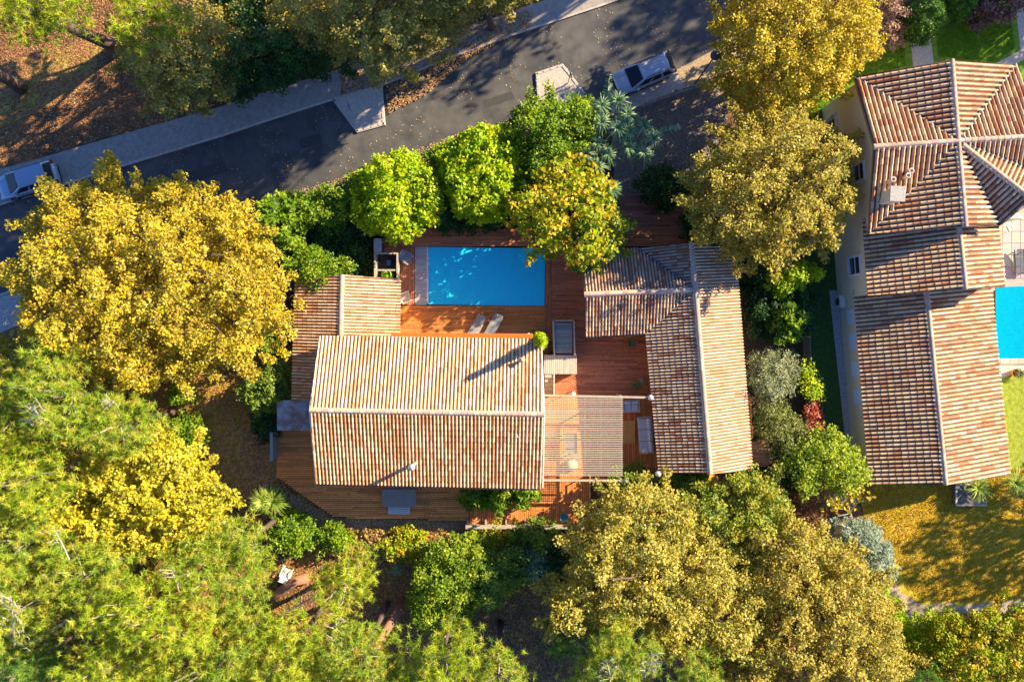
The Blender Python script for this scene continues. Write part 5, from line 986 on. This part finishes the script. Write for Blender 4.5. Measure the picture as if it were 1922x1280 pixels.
bare('dead_branch', 'white twig tangle left of the fan shaped pine at the bottom', (1145, 1290), (1138, 1240), 10.5, 11.5, 12, .05, L=.9, cat='branch')
bare('fig_tree', 'nearly bare grey fig tree with a few yellow leaves below the villa corner', (1600, 975), (1575, 925), 1.2, 3.0, 34, .08, mat=node_mat('fig_bark', (.42, .38, .36), .9, .2, 6), L=2.2, leaves='gold', cat='fig tree')
for px, py, q, rr, lb in ((735, 1175, [(757, 1128, 0), (742, 1155, 1.6), (720, 1190, 3.5), (700, 1225, 5.5)], .36, 'thick leaning pine trunk between the dark shrub and the bottom pines'), (540, 1105, [(578, 1085, .25), (555, 1090, .7), (530, 1108, .9), (500, 1130, .7)], .38, 'thick curved fallen trunk in the brown litter beside the white branch')):
    pts = [P(*k) for k in q]; r = empty('tree_trunk', (pts[0].x, pts[0].y, 0), lb, 'tree trunk'); m = MB(); m.tube(pts, [rr, rr*.98, rr*.9, rr*.8], 12); m.build('stem', node_mat('red_bark', (.36, .17, .10), .9, .4, 5, bump=.7, bscale=10), r, smooth=True)
    m = MB(); m.tube([pts[0]-(pts[1]-pts[0]).normalized()*.03, pts[0]-(pts[1]-pts[0]).normalized()*.05], rr*.85, 12); m.build('cut_end', mt('cut_wood', base=(.5, .33, .2)), r)
c = P(527, 1038); r = empty('trailer', c, 'small dark tarpaulin covered cart with a pale drawbar under the round shrub', 'cart', rz=.3); m = MB(); m.box((0, 0, .55), (1.3, .9, .35), taper=.9); m.build('tarpaulin', node_mat('black_tarp', (.03, .035, .05), .35, .3, 3, bump=.8, bscale=4), r, bevel=.08, rel=True)
m = MB(); m.box((.05, -.9, .35), (.08, 1.0, .06)); m.build('drawbar', mt('pale_wood'), r, rel=True)
for s in (-1, 1): m = MB(); m.tube([(s*.72, 0, .26), (s*.6, 0, .26)], .25, 14); m.build('wheel', mt('rubber', base=(.02, .02, .02)), r, rel=True)
c = P(541, 1072); armchair(541, 1072, 1.2, 'white garden chair near the fallen trunk in the lower garden', WHITE, z=0)
c = P(1800, 925); r = empty('planter_box', c, 'grey stone planter box at the lower right corner of the villa roof', 'planter'); m = MB(); m.box((c.x+.55, c.y, .3), (2.2, 1.6, .6)); m.build('box', mt('dark_stone', base=(.16, .15, .14)), r, bevel=.03)
m = MB()
for s in (-1, 1): m.box((c.x+.55, c.y+s*.78, .63), (2.3, .12, .07)); 
m.box((c.x-.56, c.y, .63), (.12, 1.44, .07)); m.build('rim', mt('stone_coping'), r)

# ---------------- fallen leaves and low ground cover ----------------
def scatter(name, label, cat, poly, n, a, w, pals, z=.03, up=.93, lift=.02, wl=3, thr=None):
    pl = [tuple(P(x, y).xy) for x, y in poly]; A = np.array(pl); mn, mx = A.min(0), A.max(0); xy = rng.uniform(mn, mx, (n*3, 2)); ins, _ = poly_info(pl, xy); xy = xy[ins]
    if thr is not None: nz = smooth_noise(xy, wl); xy = xy[nz+rng.normal(size=len(xy))*.5 > thr]
    xy = xy[:n]; c = np.concatenate([xy, rng.uniform(z, z+lift, (len(xy), 1))], 1); cc = np.concatenate([cols_for(p, len(c)) for p in pals]).reshape(len(pals), len(c), 3)[rng.integers(0, len(pals), len(c)), np.arange(len(c))]
    o = np_mesh(name, leaf_quads(c, a, w, up), 4, cc, LEAF, None); tag(o, label, cat, kind='stuff'); return o
PAL['litter'] = [(.42, .20, .08), (.55, .30, .12), (.30, .14, .06), (.62, .42, .18)]; PAL['paleleaf'] = [(.6, .5, .32), (.5, .38, .22)]
PAL['grass'] = [(.56, .45, .035), (.66, .48, .04), (.42, .38, .03), (.68, .46, .06)]; PAL['grassgreen'] = [(.14, .32, .02), (.20, .40, .03), (.10, .22, .02)]
scatter('fallen_leaves', 'pale fallen leaves spread over the road asphalt', 'leaves', [(0, 385), (500, 226), (1140, 6), (1380, -30), (1380, 120), (1000, 225), (650, 340), (0, 545)], 3200, .05, .038, ['paleleaf', 'litter'], z=.02, thr=.3, wl=6)
scatter('fallen_leaves', 'dense fallen leaves gathered along the upper pavement and beside the left island', 'leaves', [(640, 140), (900, 45), (1000, 20), (1000, 50), (880, 110), (800, 180), (730, 215), (722, 160), (640, 185)], 3800, .07, .05, ['litter'], z=.13, lift=.02)
scatter('fallen_leaves', 'brown fallen leaves on the ground of the upper left wood', 'leaves', [(-40, -40), (480, -40), (480, 175), (200, 258), (-40, 325)], 24000, .065, .045, ['litter', 'litter', 'brown'], z=.02)
scatter('fallen_leaves', 'orange fallen leaves over the left lawn and lower garden', 'leaves', [(280, 700), (560, 640), (520, 900), (900, 985), (1100, 990), (1050, 1280), (480, 1280), (300, 900)], 36000, .065, .045, ['litter', 'litter', 'brown', 'gold'], z=.02, lift=.03)
scatter('fallen_leaves', 'scattered leaves on the driveway', 'leaves', [(1170, 200), (1345, 155), (1370, 210), (1320, 365), (1165, 360)], 1800, .06, .045, ['paleleaf', 'litter'], z=.03)
scatter('fallen_leaves', 'sparse leaves lying on the pool deck boards', 'leaves', [(1030, 430), (1240, 430), (1240, 740), (1040, 740), (1030, 630), (747, 630), (747, 580), (1030, 580)], 600, .06, .045, ['litter', 'gold'], z=DZ+.01)
scatter('fallen_leaves', 'sparse leaves lying on the front terrace boards', 'leaves', [(540, 915), (1105, 905), (1105, 980), (880, 975), (628, 968)], 420, .06, .045, ['litter', 'gold'], z=DZ+.01)
scatter('fallen_leaves', 'leaves gathered in the gutter along the lower road edge', 'leaves', [(480, 385), (650, 330), (870, 248), (1000, 215), (1000, 235), (870, 275), (650, 358), (480, 408)], 3800, .06, .045, ['litter', 'paleleaf'], z=.03)
c = P(880, 175); m = MB(); m.lathe((c.x, c.y, .008), [(.36, 0), (.36, .006), (.30, .012), (.02, .012)], 24); tag(m.build('manhole_cover', mt('cast_iron', base=(.06, .055, .05), rough=.6)), 'round iron manhole cover in the road between the islands', 'manhole cover') if False else None
scatter('grass', 'short golden grass blades on the dry lawn', 'grass', [(1600, 880), (1960, 880), (1960, 1125), (1790, 1128), (1730, 1125), (1700, 1100), (1690, 1060), (1640, 1050)], 42000, .06, .022, ['grass', 'grass', 'litter'], z=.03, up=.5, lift=.05)
scatter('grass', 'short green grass blades around the villa', 'grass', [(1440, 200), (1560, 100), (1700, 70), (1700, 125), (1600, 150), (1545, 235)], 9000, .055, .02, ['grassgreen'], z=.03, up=.5, lift=.04)
scatter('grass', 'short green grass blades right of the villa path', 'grass', [(1757, 50), (1895, 20), (1905, 90), (1868, 118), (1760, 108)], 9000, .055, .02, ['grassgreen'], z=.03, up=.5, lift=.04)
scatter('grass', 'mixed grass blades on the leafy left lawn', 'grass', [(300, 730), (480, 690), (560, 660), (500, 800), (430, 800), (320, 800)], 4000, .06, .022, ['grass'], z=.03, up=.5, lift=.05)
scatter('ground_cover', 'yellow green and brown low plants in the bed below the terrace', 'ground cover', [(600, 985), (880, 1000), (1040, 1000), (1040, 1040), (900, 1060), (720, 1060), (620, 1040)], 9000, .13, .07, ['limegold', 'litter', 'pinkbrown'], z=.05, up=.6, lift=.4, thr=-.2, wl=2)
scatter('ground_cover', 'dark low ivy in the shade of the fence row', 'ground cover', [(400, -40), (1000, -40), (980, 8), (650, 120), (410, 196)], 9000, .13, .08, ['dark'], z=.05, up=.6, lift=.5)
scatter('ground_cover', 'dark low ivy between hedge and pool deck', 'ground cover', [(480, 420), (700, 350), (960, 260), (985, 425), (745, 430), (700, 520), (540, 520)], 9000, .13, .08, ['dark'], z=.05, up=.6, lift=.5)
